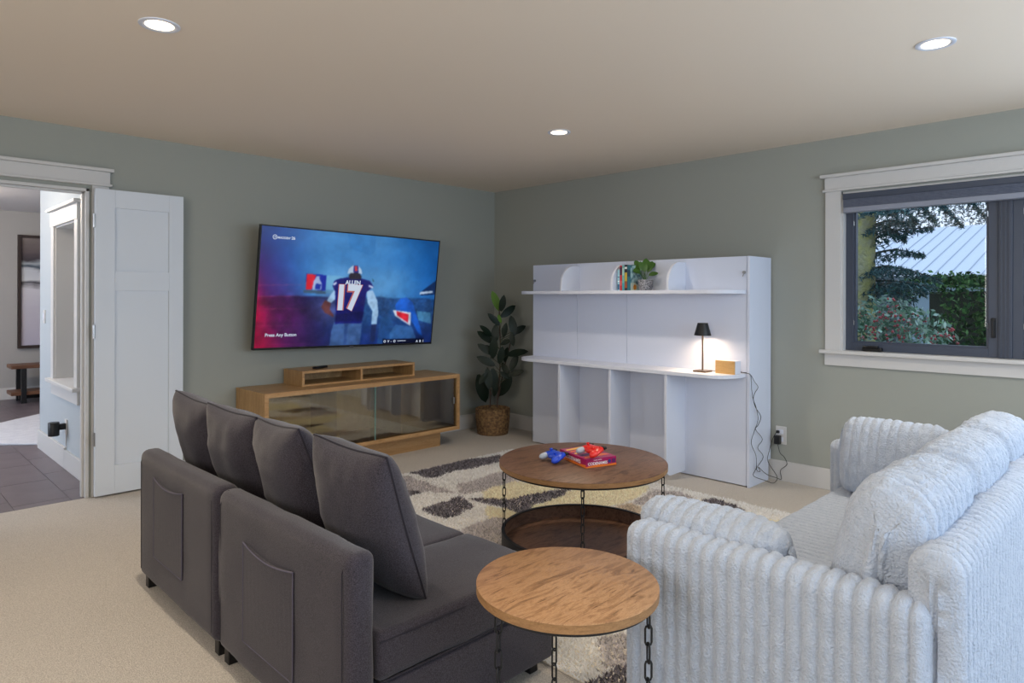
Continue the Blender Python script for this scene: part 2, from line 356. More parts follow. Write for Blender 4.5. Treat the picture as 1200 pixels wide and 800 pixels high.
ST(MB().box(HX-.018, HX, .99, 2.0, 0, .16).box(HX-.018, HX, .12, .985, 0, .145), 'baseboard_hall', T, bevel=.003)
ST(MB().box(-8.2, -1.2, 5.582, 5.6, 0, .15), 'baseboard_far', T, bevel=.003)
w2 = struct('window_2', (HX, 1.0, .6))
MB().box(HX-.02, HX, hy0-.09, hy0, hz0, hz1+.002).build('side_casing', T, w2, bevel=.002)
MB().box(HX-.02, HX, hy1, hy1+.09, hz0, hz1+.002).build('side_casing', T, w2, bevel=.002)
MB().box(HX-.024, HX, hy0-.1, hy1+.1, hz1, hz1+.12).build('head_board', T, w2, bevel=.002)
MB().box(HX-.05, HX, hy0-.125, hy1+.125, hz1+.12, hz1+.145).build('head_cap', T, w2, bevel=.004)
MB().box(HX-.055, HX+.16, hy0-.12, hy1+.12, hz0-.025, hz0+.003).build('window_sill', T, w2, bevel=.004)
MB().box(HX-.018, HX, hy0-.09, hy1+.09, hz0-.125, hz0-.025).build('apron', T, w2, bevel=.002)
MB().box(HX-.003, HX+.17, hy1-.012, hy1, hz0, hz1).box(HX-.003, HX+.17, hy0, hy0+.012, hz0, hz1).box(HX-.003, HX+.17, hy0, hy1, hz1-.012, hz1).build('reveal_lining', T, w2)
MB().box(HX+.165, HX+.21, hy0+.012, hy0+.06, hz0, hz1-.012).box(HX+.165, HX+.21, hy1-.06, hy1-.012, hz0, hz1-.012).box(HX+.165, HX+.21, hy0+.06, hy1-.06, hz0, hz0+.05).box(HX+.165, HX+.21, hy0+.06, hy1-.06, hz1-.062, hz1-.012).build('window_frame', T, w2)
MB().box(HX+.185, HX+.19, hy0+.06, hy1-.06, hz0+.05, hz1-.062).build('pane', M['glass'], w2)
sw = thing('light_switch', 'white light switch on the hall wall beside the doorway', 'switch', (HX, 1.80, 1.10))
MB().rbox(HX-.007, HX, 1.765, 1.835, 1.10, 1.215, .002).build('plate', T, sw); MB().rbox(HX-.012, HX-.005, 1.785, 1.815, 1.125, 1.19, .002).build('rocker', M['whiteedge'], sw)
dv = thing('night_light', 'black cylindrical plug-in light low on the hall wall below the window', 'light', (HX, .99, .25))
MB().rbox(HX-.008, HX, .955, 1.02, .26, .38, .002).build('socket_plate', T, dv)
MB().rbox(HX-.05, HX-.008, .965, 1.005, .305, .35, .004).build('plug', M['blackplastic'], dv)
MB().lathe([(.034,.262),(.038,.266),(.038,.362),(.035,.366),(.0001,.366)], HX-.085, .985, 20).build('lamp_body', M['blackplastic'], dv, smooth=True)
MB().box(HX-.006, HX, .985, .992, .16, .26).build('cord_cover', T, dv)
# painting on the far wall
pt = thing('painting', 'tall abstract painting in a thin dark frame on the far hall wall', 'painting', (-2.8, 5.59, .65))
px0, px1, pz0, pz1 = -3.262, -2.30, .655, 2.135
MB().box(px0, px0+.035, 5.55, 5.599, pz0, pz1).box(px1-.035, px1, 5.55, 5.599, pz0, pz1).box(px0+.035, px1-.035, 5.55, 5.599, pz0, pz0+.035).box(px0+.035, px1-.035, 5.55, 5.599, pz1-.035, pz1).build('frame', pmat('dark_walnut', (52,40,38), .5), pt)
mt = bpy.data.materials.new('abstract_canvas'); mt.use_nodes = True; n = mt.node_tree; L = n.links.new; p = n.nodes['Principled BSDF']; p.inputs['Roughness'].default_value = .7
t = n.nodes.new('ShaderNodeTexCoord'); mp = n.nodes.new('ShaderNodeMapping'); mp.inputs['Scale'].default_value = (1.5, 1, 5); L(t.outputs['Object'], mp.inputs[0])
no = n.nodes.new('ShaderNodeTexNoise'); no.inputs['Scale'].default_value = 1.6; no.inputs['Detail'].default_value = 5; L(mp.outputs[0], no.inputs['Vector'])
sp = n.nodes.new('ShaderNodeSeparateXYZ'); L(t.outputs['Object'], sp.inputs[0])
ad = n.nodes.new('ShaderNodeMath'); ad.operation = 'MULTIPLY_ADD'; ad.inputs[1].default_value = .22; L(no.outputs['Fac'], ad.inputs[0]); L(sp.outputs['Z'], ad.inputs[2])
mr = n.nodes.new('ShaderNodeMath'); mr.operation = 'DIVIDE'; mr.inputs[1].default_value = 1.6; L(ad.outputs[0], mr.inputs[0])
r = n.nodes.new('ShaderNodeValToRGB'); r.color_ramp.interpolation = 'LINEAR'; e = r.color_ramp.elements
stops = [(0,(186,180,198)),(.4,(200,196,208)),(.56,(214,212,220)),(.60,(40,40,50)),(.64,(214,216,222)),(.70,(200,204,212)),(.73,(60,76,92)),(.76,(170,178,186)),(.80,(64,58,66)),(.86,(96,86,88)),(1,(128,118,116))]
while len(e) < len(stops): e.new(.5)
for i, (ps, c) in enumerate(stops): e[i].position = ps; e[i].color = S(c)
L(mr.outputs[0], r.inputs[0]); L(r.outputs[0], p.inputs['Base Color'])
MB().box(px0+.035, px1-.035, 5.575, 5.59, pz0+.035, pz1-.035).build('canvas', mt, pt)
# bench
bn = thing('hall_bench', 'wooden hall bench with black metal legs and a low slatted shelf', 'bench', (-2.7, 5.25, 0))
MB().rbox(-3.40, -2.1, 5.06, 5.40, .43, .475, .006).build('seat', M['bench'], bn)
MB().rbox(-3.40, -2.1, 5.06, 5.40, .10, .145, .006).build('shelf', M['bench'], bn)
for yy in (5.04, 5.38):
    for xx in (-3.30, -2.22): MB().box(xx, xx+.055, yy, yy+.05, 0, .43).build('leg', M['black'], bn)
MB().box(-3.30, -2.165, 5.2, 5.24, .04, .10).build('rail', M['black'], bn)
# white rug in the hall
hr = tag(MB().prism([(-3.60,2.09),(-2.1,3.42),(-2.98,4.20),(-4.48,2.88)], 'z', 0, .018).build('hall_rug', pmat('white_rug', (222,224,232), .95, var=(14,(200,202,212),.3), bump=(60,.6,.006)), origin=(-3.3,3.1,0), bevel=.006), 'white woven rug on the dark tiles of the hall', 'rug')

# ------------------------------------------------------------------ downlights
def downlight(x, y, label, power, idx):
    t_ = thing('ceiling_light', label, 'ceiling light', (x, y, CH-.006), 'recessed round lights in the ceiling')
    MB().lathe([(.077,CH),(.077,CH-.004),(.068,CH-.007),(.056,CH-.004),(.053,CH-.0015),(.053,CH)], x, y, 40, close=False).build('trim_ring', M['whiteedge'], t_, smooth=True)
    MB().lathe([(.053,CH-.003),(.0001,CH-.003)], x, y, 32, close=False).build('lens', emat('downlight_glow', (255,228,190), 6), t_)
    l = bpy.data.lights.new('downlight', 'SPOT'); l.energy = power; l.spot_size = math.radians(128); l.spot_blend = .8; l.color = (1,.86,.68); l.shadow_soft_size = .05
    o = bpy.data.objects.new('downlight_beam', l); C.objects.link(o); o.parent = t_; o.location = (0,0,-.012)
downlight(-3.94, -2.165, 'round recessed ceiling light nearest the open doorway', 46, 0)
downlight(-1.465, -2.172, 'round recessed ceiling light nearest the room corner, in front of the plant', 34, 1)
downlight(-1.493, -4.36, 'round recessed ceiling light nearest the window', 40, 2)
for (x, y) in ((-3.94, -4.36), (-6.0, -2.17)):
    l = bpy.data.lights.new('downlight', 'SPOT'); l.energy = 26; l.spot_size = math.radians(128); l.spot_blend = .8; l.color = (1,.86,.68); l.shadow_soft_size = .05
    o = bpy.data.objects.new('downlight_beam', l); C.objects.link(o); o.location = (x, y, CH-.02)
for (x, y, e_) in ((-4.4, 3.6, 30), (-4.5, 1.2, 16)):
    l = bpy.data.lights.new('hall_downlight', 'POINT'); l.energy = e_; l.color = (1,.85,.68); l.shadow_soft_size = .06
    o = bpy.data.objects.new('hall_downlight', l); C.objects.link(o); o.location = (x, y, CH-.1)

# ------------------------------------------------------------------ television
TVC = Vector((-1.828, -.237, 1.388)); TW, THh = 1.67, .956
yaw_, tilt_, roll_ = -.030, .12, -.015
def tvp(p):
    x, y, z = p
    x, z = x*math.cos(roll_)-z*math.sin(roll_), x*math.sin(roll_)+z*math.cos(roll_)
    y, z = y*math.cos(tilt_)-z*math.sin(tilt_), y*math.sin(tilt_)+z*math.cos(tilt_)
    x, y = x*math.cos(yaw_)-y*math.sin(yaw_), x*math.sin(yaw_)+y*math.cos(yaw_)
    return TVC+Vector((x, y, z))
tv = thing('television', 'large wall-mounted flat television showing a football game screen', 'television', TVC-Vector((0,0,.48)))
hw, hh = TW/2, THh/2
MB().rbox(-hw, hw, .004, .032, -hh, hh, .004).rbox(-hw*.72, hw*.72, .032, .06, -hh*.85, hh*.35, .012).xf(tvp).build('cabinet', M['blackplastic'], tv, smooth=True)
bz = .010
MB().box(-hw, -hw+bz, -.004, .004, -hh, hh).box(hw-bz, hw, -.004, .004, -hh, hh).box(-hw+bz, hw-bz, -.004, .004, hh-bz, hh).box(-hw+bz, hw-bz, -.004, .004, -hh, -hh+.017).xf(tvp).build('bezel', M['blackplastic'], tv, bevel=.001)
MB().rbox(-.018, .022, -.0065, -.002, -hh-.006, -hh+.008, .002).xf(tvp).build('sensor', pmat('sensor_grey', (90,90,96), .3), tv)
MB().box(-.25, .25, .06, .075, -.2, .2).xf(tvp).box(TVC.x-.15, TVC.x+.15, -.02, -.001, 1.24, 1.54).tube([(TVC.x, -.01, 1.39), tuple(tvp((0,.066,0)))], .03, 8).build('wall_bracket', M['black'], tv)
# picture, painted per vertex of the screen grid
GX, GY = 360, 203
us, ts = np.meshgrid(np.linspace(0,1,GX), np.linspace(0,1,GY)); us = us.ravel(); ts = ts.ravel()
def homog(src, dst):
    A = []; b = []
    for (x, y), (X, Y) in zip(src, dst):
        A += [[x,y,1,0,0,0,-X*x,-X*y],[0,0,0,x,y,1,-Y*x,-Y*y]]; b += [X,Y]
    h = np.linalg.solve(np.array(A,float), np.array(b,float)); return np.append(h,1).reshape(3,3)
SQ = [(0,1),(1,1),(1,0),(0,0)]; PX = [(148,99),(973,173),(936,640),(122,676)]
Hm = homog(SQ, PX); q = Hm@np.vstack([us, ts, np.ones_like(us)]); qx = q[0]/q[2]; qy = q[1]/q[2]
Hi = np.linalg.inv(Hm)
def st_of(x, y): a = Hi@np.array([x, y, 1.]); return a[0]/a[2], a[1]/a[2]
def inpoly(x, y, poly):
    r_ = np.zeros(len(x), bool); n_ = len(poly); j = n_-1
    for i in range(n_):
        xi, yi = poly[i]; xj, yj = poly[j]
        c_ = ((yi > y) != (yj > y)) & (x < (xj-xi)*(y-yi)/((yj-yi) or 1e-9)+xi); r_ ^= c_; j = i
    return r_
sm = lambda a, b, x: (lambda t_: t_*t_*(3-2*t_))(np.clip((x-a)/(b-a), 0, 1))
def lerp(a, b, t_): return a*(1-t_[:,None])+b*t_[:,None]
col = np.tile(np.array([66.,128,190]), (len(us),1))
N1 = vnoise(np.c_[us*5, ts*4, us*0], 1); N2 = vnoise(np.c_[us*14, ts*9, us*0+3], 2); N3 = vnoise(np.c_[us*120, ts*80, us*0], 5)
col = lerp(col, np.array([24.,92,170]), sm(.6,1.0,us)*.8); col = lerp(col, np.array([22.,66,150]), sm(.35,.0,us))
col = lerp(col, np.array([104.,160,205]), sm(.25,0,np.abs(ts-.55))*.45*sm(.2,.4,us)*sm(.95,.7,us)); col += (N1*10+N2*5)[:,None]
hor = .445+.01*N2
below = sm(0,.02,hor-ts)
g = np.array([30.,66,118])+N3[:,None]*14; col = lerp(col, g, below*.9)
col = lerp(col, np.array([24.,44,104]), below*sm(.30,.0,ts)); col = lerp(col, np.array([24.,20,60]), below*sm(.55,.25,us)*.8)
fog = sm(.16,0,np.hypot((us-.36)*1.0,(ts-.33)*.8)); col = lerp(col, np.array([92.,96,160]), fog*.6)
red = sm(.42,.0,us+.35*ts-.02+.04*N1); col = lerp(col, np.array([120.,12,80]), red*.95); col = lerp(col, np.array([208.,12,56]), sm(.17,.0,us+.22*ts)*.95)
for ly in (380, 433, 492, 570, 657): col = lerp(col, np.array([200.,90,120]), ((np.abs(qy-ly+.02*(qx-200)) < 1.6) & (qx < 420))*.35*sm(430,200,qx))
pn = lambda poly, c_, a=1.: col.__setitem__(slice(None), np.where(inpoly(qx, qy, poly)[:,None], col*(1-a)+np.array(c_, float)*a, col))
pn([(545,100),(680,140),(680,215),(655,240),(560,205),(550,140)], (38,100,165), .35)
pn([(886,410),(965,350),(955,420),(890,425)], (16,44,88)); pn([(885,408),(945,402),(945,412),(885,420)], (170,190,220))
pn([(360,325),(453,332),(450,404),(357,400)], (24,40,150)); pn([(362,327),(405,330),(385,400),(357,400)], (205,30,50)); pn([(400,350),(408,335),(420,336),(422,352),(432,372),(430,400),(388,400),(392,365)], (150,170,210)); pn([(404,372),(428,374),(426,400),(400,398)], (30,50,150))
pn([(453,332),(540,338),(530,398),(450,400)], (110,170,205), .7); pn([(346,402),(450,406),(450,420),(346,416)], (60,84,110)); pn([(450,402),(500,400),(498,420),(450,418)], (90,130,160),.6)
pn([(665,345),(675,360),(668,362)], (40,80,90))
# figure
SK = (96,56,60); WH = (150,186,222); NV = (22,24,104)
pn([(492,550),(620,548),(618,600),(608,662),(470,662),(480,590)], (62,92,140)); pn([(540,560),(556,560),(548,662),(536,662)], (36,60,112), .6)
pn([(462,440),(492,398),(500,440),(478,460),(450,470)], WH); pn([(448,448),(476,462),(470,492),(490,520),(486,528),(448,508),(430,482)], SK)
pn([(640,405),(668,402),(690,450),(695,500),(688,560),(676,640),(658,640),(664,560),(668,500),(645,460)], WH); pn([(664,560),(688,560),(680,640),(658,640)], (30,40,80))
pn([(512,348),(560,340),(610,345),(655,358),(672,385),(640,410),(632,460),(618,555),(495,560),(498,500),(494,410),(482,382),(490,358)], NV)
pn([(484,372),(500,362),(502,370),(488,382)], (190,200,230)); pn([(650,376),(670,384),(668,394),(648,384)], (190,200,230))
pn([(498,515),(628,500),(620,545),(496,550)], (18,20,80))
pn([(556,335),(566,318),(604,318),(616,338),(612,352),(560,350)], (40,36,50))
pn([(550,326),(556,302),(575,286),(600,287),(614,304),(618,328),(604,322),(585,320),(566,322)], (176,196,222)); pn([(578,286),(600,288),(602,320),(577,318)], (40,40,120)); pn([(584,290),(595,290),(595,312),(584,312)], (200,60,60))
# right figures
pn([(700,560),(712,528),(740,520),(762,548),(772,600),(740,652),(690,650)], (40,84,136), .7)
pn([(748,600),(775,560),(850,570),(880,650),(750,650)], (56,104,158), .8)
pn([(772,470),(795,440),(825,434),(852,456),(866,500),(884,560),(898,612),(880,600),(862,566),(845,540),(800,500),(776,496)], (26,88,190))
pn([(762,492),(846,504),(842,566),(772,520)], (196,206,224)); pn([(778,498),(834,512),(832,552),(782,518)], (206,34,50))
pn([(872,496),(935,504),(938,556),(880,540)], (84,150,190), .7)
pn([(716,628),(905,622),(903,648),(716,654)], (12,14,34))
fig = np.clip(1+.22*vnoise(np.c_[us*26, ts*16, us*0+2], 11)+.12*vnoise(np.c_[us*70, ts*44, us*0+2], 12), .6, 1.3); col = col*(1+(fig-1)*(.22+.6*sm(.50,.40,ts)))[:,None]
cg = col.reshape(GY, GX, 3)
for _ in range(2):
    cg[1:-1] = (cg[:-2]+2*cg[1:-1]+cg[2:])/4; cg[:,1:-1] = (cg[:,:-2]+2*cg[:,1:-1]+cg[:,2:])/4
col = cg.reshape(-1, 3); col = lerp(col, np.array([30.,60,130]), .16*sm(.30,.16,ts))
vig = np.clip(1.0-.25*sm(.35,.72,np.hypot(us-.5,(ts-.5)*.8)), 0, 1); col = np.clip(col*vig[:,None], 0, 255)
lin = ((col/255.)**2.2)
vv = [tuple(tvp((-hw+bz+a*(TW-2*bz), -.001, -hh+.017+b*(THh-.017-bz)))) for a, b in zip(us, ts)]
ff = [(j*GX+i, j*GX+i+1, (j+1)*GX+i+1, (j+1)*GX+i) for j in range(GY-1) for i in range(GX-1)]
sb = MB(); sb.v = vv; sb.f = ff
so = sb.build('screen', vcmat('tv_picture', emit=.60), tv)
ca = so.data.color_attributes.new('Col', 'FLOAT_COLOR', 'POINT'); ca.data.foreach_set('color', np.c_[lin, np.ones(len(lin))].astype(np.float32).ravel())
TXW = emat('screen_white', (214,226,246), .5); TXO = emat('screen_orange', (196,110,110), .48)
def scr(b, x, y, w_, nm='screen_text', mt_=None, dz=0., keep=None):
    """place a text mesh: left-centre at crop pixel x,y; w_ = width in crop pixels"""
    a = np.array(b.v); a[:,0] -= a[:,0].min(); a[:,1] -= (a[:,1].min()+a[:,1].max())/2
    s0, t0 = st_of(x, y); s1, _ = st_of(x+w_, y); wm = (s1-s0)*(TW-2*bz); k = wm/a[:,0].max(); ky = k*(keep or 1)
    X = -hw+bz+s0*(TW-2*bz); Z = -hh+.017+t0*(THh-.017-bz)
    b.v = [tuple(tvp((X+p_[0]*k, -.0025-dz, Z+p_[1]*ky))) for p_ in a]
    return b.build(nm, mt_ or TXW, tv)
scr(textmesh('MADDEN', 1, 'LEFT', .03), 223, 155, 56); scr(textmesh('NFL', 1, 'LEFT', .03), 280, 157, 6, keep=1.6); scr(textmesh('26', 1, 'LEFT', .03), 287, 158, 18)
rg = MB(); 
for k in range(24):
    a0, a1 = 2*PI*k/24, 2*PI*(k+1)/24; rg.add([(.5*math.cos(a0),.5*math.sin(a0),0),(.5*math.cos(a1),.5*math.sin(a1),0),(.36*math.cos(a1),.36*math.sin(a1),0),(.36*math.cos(a0),.36*math.sin(a0),0)], [(0,1,2,3)])
rg.add([(-.22,-.1,0),(.2,-.1,0),(.26,.02,0),(-.16,.02,0)], [(0,1,2,3)]).add([(-.1,.06,0),(.16,.06,0),(.2,.14,0),(-.04,.14,0)], [(0,1,2,3)])
scr(rg, 199, 152, 22, 'screen_logo')
scr(textmesh('ALLEN', 1, 'LEFT', .04), 540, 365, 71)
scr(textmesh('17', 1, 'LEFT', .085), 506, 437, 114, mt_=TXO, keep=1.12); scr(textmesh('17', 1, 'LEFT', .045), 509, 437, 107, dz=.001, keep=1.16)
scr(textmesh('Press Any Button', 1, 'LEFT', .02), 172, 617, 145)
scr(textmesh('O  V  -  O', 1, 'LEFT', .04), 720, 639, 55); scr(textmesh('SOUNDTRACK', 1, 'LEFT', .03), 784, 636, 38); scr(textmesh('A  B  1', 1, 'LEFT', .03), 868, 636, 34)

# ------------------------------------------------------------------ media console
x0, x1, yb, yf, z0, z1 = -2.735, -.915, -.022, -.515, .142, .64
mc = thing('media_console', 'long low oak media console with sliding glass doors under the television', 'media console', (-1.82, -.27, 0))
th = .028
MB().box(x0, x1, yf+.004, yb, z1-th, z1).build('top_panel', M['oakdark'], mc, bevel=.001)
MB().box(x0, x1, yf+.004, yb, z0, z0+th).build('bottom_panel', M['oak'], mc, bevel=.001)
for xx in (x0, x1-th): MB().box(xx, xx+th, yf+.004, yb, z0+th, z1-th).build('side_panel', M['oakdark'], mc, bevel=.001)
MB().box(x0, x1, yf, yf+.004, z1-th-.006, z1).box(x0, x1, yf, yf+.004, z0, z0+th+.004).box(x0, x0+th+.002, yf, yf+.004, z0+th+.004, z1-th-.006).box(x1-th-.002, x1, yf, yf+.004, z0+th+.004, z1-th-.006).build('edge_band', M['oak'], mc)
MB().box(x0+th, x1-th, yb-.008, yb, z0+th, z1-th).build('back_panel', M['oakdark'], mc)
for xx in (-2.12, -1.51): MB().box(xx, xx+.02, yf+.07, yb-.008, z0+th, z1-th).build('partition', M['oakdark'], mc)
MB().box(-2.58, -1.062, -.42, -.08, 0, z0).build('plinth', M['oak'], mc, bevel=.001)
gl = glass('smoked_glass', (.93,.90,.74), 5.0, .04)
gedge = pmat('glass_edge', (120,160,150), .2)
MB().box(x0+th, -1.80, yf+.012, yf+.018, z0+th, z1-th-.006).build('glass_door', gl, mc)
g2 = MB().box(-1.84, x1-th, yf+.024, yf+.030, z0+th, z1-th-.006).build('glass_door', gl, mc)
MB().box(-1.806, -1.80, yf+.011, yf+.0185, z0+th, z1-th-.006).build('glass_edge', gedge, mc)
MB().rbox(x1-th-.034, x1-th-.022, yf+.008, yf+.024, .375, .435, .003).build('door_pull', M['steel'], mc)
# riser on the console
rs = thing('tabletop_riser', 'small oak riser with two open cubbies on top of the media console', 'shelf', (-1.78, -.17, z1))
a0, a1, c0, c1_, e0, e1 = -2.355, -1.285, -.335, -.03, z1, .758
MB().box(a0, a1, c0+.003, c1_, e1-.02, e1).build('top_panel', M['oakdark'], rs, bevel=.001)
MB().box(a0, a1, c0+.003, c1_, e0, e0+.012).build('bottom_panel', M['oakdark'], rs)
for xx in (a0, -1.835, a1-.02): MB().box(xx, xx+.02, c0+.003, c1_, e0+.012, e1-.02).build('side_panel', M['oakdark'], rs)
MB().box(a0, a1, c0, c0+.003, e1-.02, e1).box(a0, a1, c0, c0+.003, e0, e0+.010).box(a0, a0+.02, c0, c0+.003, e0+.01, e1-.02).box(a1-.02, a1, c0, c0+.003, e0+.01, e1-.02).box(-1.835, -1.815, c0, c0+.003, e0+.01, e1-.02).build('edge_band', M['oak'], rs)
MB().box(a0+.02, a1-.02, c1_-.006, c1_, e0+.012, e1-.02).build('back_panel', M['oakdark'], rs)
rm = tag(MB().rbox(-.075, .075, -.022, .022, 0, .018, .006).xf(lambda p: Matrix.Rotation(.45, 3, 'Z')@p+Vector((-2.14, -.22, .758))).build('remote_control', M['blackplastic'], smooth=True), 'small black remote control lying on the oak riser', 'remote control')

# ------------------------------------------------------------------ white wall bed with shelves
bx, by0, by1, bz1 = -.36, -2.985, -.90, 1.628
wb = thing('wall_bed', 'white folded-up wall bed unit with shelves and dividers against the right wall', 'wall bed', (-.2, -1.94, 0))
W_ = M['white']
MB().box(bx-.004, -.018, by0, by0+.020, .148, bz1).box(bx-.004, -.055, by0, by0+.02, 0, .148).build('side_panel', W_, wb, bevel=.001)
MB().box(bx+.02, -.018, by1-.02, by1, .148, bz1).box(bx+.02, -.055, by1-.02, by1, 0, .148).build('side_panel', W_, wb, bevel=.001)
MB().box(bx+.03, -.02, by0+.021, by1-.021, bz1-.03, bz1-.005).box(-.06, -.03, by0+.021, by1-.021, .05, bz1-.03).build('inner_case', M['dark_gap'], wb)
ys = [by1, -1.425, -1.945, -2.962]
for a, b in zip(ys[:-1], ys[1:]): MB().box(bx, bx+.022, b+.0012, a-.0012, .008, bz1).build('front_panel', W_, wb, bevel=.0012)
def shelfpoly(y0, y1, dep, rad):
    P = [(bx, y0), (bx, y1)]
    for k in range(9): a = k/8*PI/2; P.append((bx-dep+rad*1.0-rad*1.0*math.sin(a) if False else bx-(dep-rad)-rad*math.sin(a), y1-rad+rad*math.cos(a)))
    for k in range(9): a = k/8*PI/2; P.append((bx-(dep-rad)-rad*math.cos(a), y0+rad-rad*math.sin(a)))
    return P
SD = .27
for zt in (1.388, .800): MB().prism(shelfpoly(-2.955, -.905, SD, .19), 'z', zt-.026, zt).build('shelf', M['whiteedge'], wb, bevel=.002)
for yy in (-1.445, -1.968, -2.470):
    MB().prism([(bx, .774), (bx-SD+.008, .774)]+[(bx-SD+.008+.06-.06*math.cos(a), .03+.06-.06*math.sin(a)) for a in [k/6*PI/2 for k in range(7)]]+[(bx, .03)], 'y', yy-.010, yy+.010).build('lower_divider', M['whiteedge'], wb, bevel=.001)
    rr = .16
    MB().prism([(bx, 1.388), (bx-SD+.03, 1.388)]+[(bx-SD+.03+rr-rr*math.cos(a), 1.60-rr+rr*math.sin(a)) for a in [k/10*PI/2 for k in range(11)]]+[(bx, 1.60)], 'y', yy-.009, yy+.009).build('upper_divider', M['whiteedge'], wb, bevel=.001)
for (yy, zz) in ((-.925, 1.487), (-2.945, 1.513)):
    MB().tube([(bx-.001, yy, zz), (bx-.014, yy, zz)], .011, 12).tube([(bx-.012, yy, zz), (bx-.022, yy-.004, zz-.01), (bx-.018, yy+.006, zz-.03)], .003, 6).build('latch', M['steel'], wb)
MB().box(bx-.008, bx+.02, -2.967, -2.962, .0, .012).build('foot_clip', M['black'], wb)

# lamp
lx, ly, lz = -.475, -2.685, .800
lp = thing('table_lamp', 'small bronze table lamp with a black cone shade on the white shelf', 'lamp', (lx, ly, lz))
bronze = pmat('bronze', (112,92,76), .35, metal=.8)
MB().rbox(lx-.05, lx+.05, ly-.05, ly+.05, lz, lz+.012, .002).build('base', bronze, lp)
MB().tube([(lx, ly, lz+.012), (lx, ly, lz+.31)], .0065, 12).build('stem', bronze, lp, smooth=True)
MB().lathe([(.060,lz+.262),(.060,lz+.264),(.036,lz+.352),(.0001,lz+.352),(.0001,lz+.349),(.0345,lz+.349),(.058,lz+.262),(.060,lz+.262)], lx, ly, 32, close=False).build('shade', M['blackplastic'], lp, smooth=True)
MB().lathe([(.0001,lz+.318),(.03,lz+.318),(.03,lz+.322),(.0001,lz+.322)], lx, ly, 20, close=False).build('bulb', emat('bulb_glow', (255,214,160), 12), lp)
l = bpy.data.lights.new('lamp_light', 'POINT'); l.energy = 4.6; l.color = (1,.72,.46); l.shadow_soft_size = .025
o = bpy.data.objects.new('lamp_light', l); C.objects.link(o); o.parent = lp; o.location = (0, 0, .300)
# little clock box
ck = thing('desk_clock', 'small white box clock with a pale wooden front beside the lamp', 'clock', (-.46, -2.87, .8))
cR = Matrix.Rotation(-.08, 3, 'Z')
def ckx(p): return cR@p+Vector((-.445, -2.865, .8))
MB().rbox(-.030, .042, -.075, .075, 0, .092, .004).xf(ckx).build('body', M['whiteedge'], ck)
MB().rbox(-.042, -.030, -.075, .075, 0, .092, .002).xf(ckx).build('front', wood('birch', [(.3,(206,160,96)),(.7,(226,184,122))], (2,3,30), .5, 50), ck)
# books
def book(y, wdt, h, dep, cs, label, parts):
    b = thing('book', label, 'book', (-.50, y-wdt/2, 1.388), 'books on the upper shelf of the wall bed')
    xf_, xb = -.555, -.555+dep; g = .0022
    cm = pmat('book_cover', cs, .4, spec=.4)
    MB().box(xf_, xb, y-g, y, 1.388, 1.388+h).box(xf_, xb, y-wdt, y-wdt+g, 1.388, 1.388+h).box(xf_, xf_+g, y-wdt+g, y-g, 1.388, 1.388+h).build('cover', cm, b)
    MB().box(xf_+g, xb-.004, y-wdt+g, y-g, 1.391, 1.388+h-.003).build('pages', pmat('paper', (226,220,204), .9), b)
    for (za, zb, c_) in parts:
        MB().box(xf_-.0006, xf_, y-wdt+.002, y-.002, 1.388+h*za, 1.388+h*zb).build('spine_band', pmat('spine_print', c_, .5), b)
    return b
yb_ = -1.992
specs = [(.021,.165,.14,(150,196,214),'pale blue and white paperback, leftmost of the row',[(.05,.3,(40,90,130)),(.62,.66,(40,70,110)),(.42,.46,(240,245,248))]),
 (.021,.195,.145,(190,40,50),'red book with a dark top, second from the left',[(.62,.95,(50,34,58)),(.2,.4,(210,90,90))]),
 (.021,.197,.15,(112,176,172),'teal-green book between the red one and the black one',[(.6,.9,(160,206,198)),(.0,.3,(60,150,166))]),
 (.026,.200,.15,(34,34,42),'black book with a yellow band on its spine',[(.36,.70,(196,168,60)),(.84,.92,(220,220,220)),(.1,.35,(150,80,40))]),
 (.028,.198,.15,(40,104,118),'blue-green illustrated book at the right end, beside the small plant',[(.55,.8,(20,60,80))])]
for k, (wd, h, dp, c_, lb, pr) in enumerate(specs):
    bk = book(yb_, wd, h, dp, c_, lb+' of books on the shelf' if 'row' in lb else lb, pr); yb_ -= wd+.0012
# printed cover of the last book (its right face)
yc = yb_+.0012-.0006
cv = pmat('cover_print', (34,92,108), .35, var=(26,(176,206,204),.10)); MB().box(-.553, -.41, yc-.0004, yc+.0004, 1.39, 1.584).build('front_print', cv, bk)
MB().prism([(-.553,1.39),(-.47,1.39),(-.45,1.43),(-.50,1.452),(-.553,1.445)], 'y', yc-.0010, yc-.0004).build('print_shape', pmat('print_pale', (206,214,196), .5), bk)
MB().prism([(-.498+.021*math.cos(a), 1.414+.021*math.sin(a)) for a in [k/16*2*PI for k in range(16)]], 'y', yc-.0016, yc-.0010).build('print_dot', pmat('print_orange', (222,140,30), .5), bk)
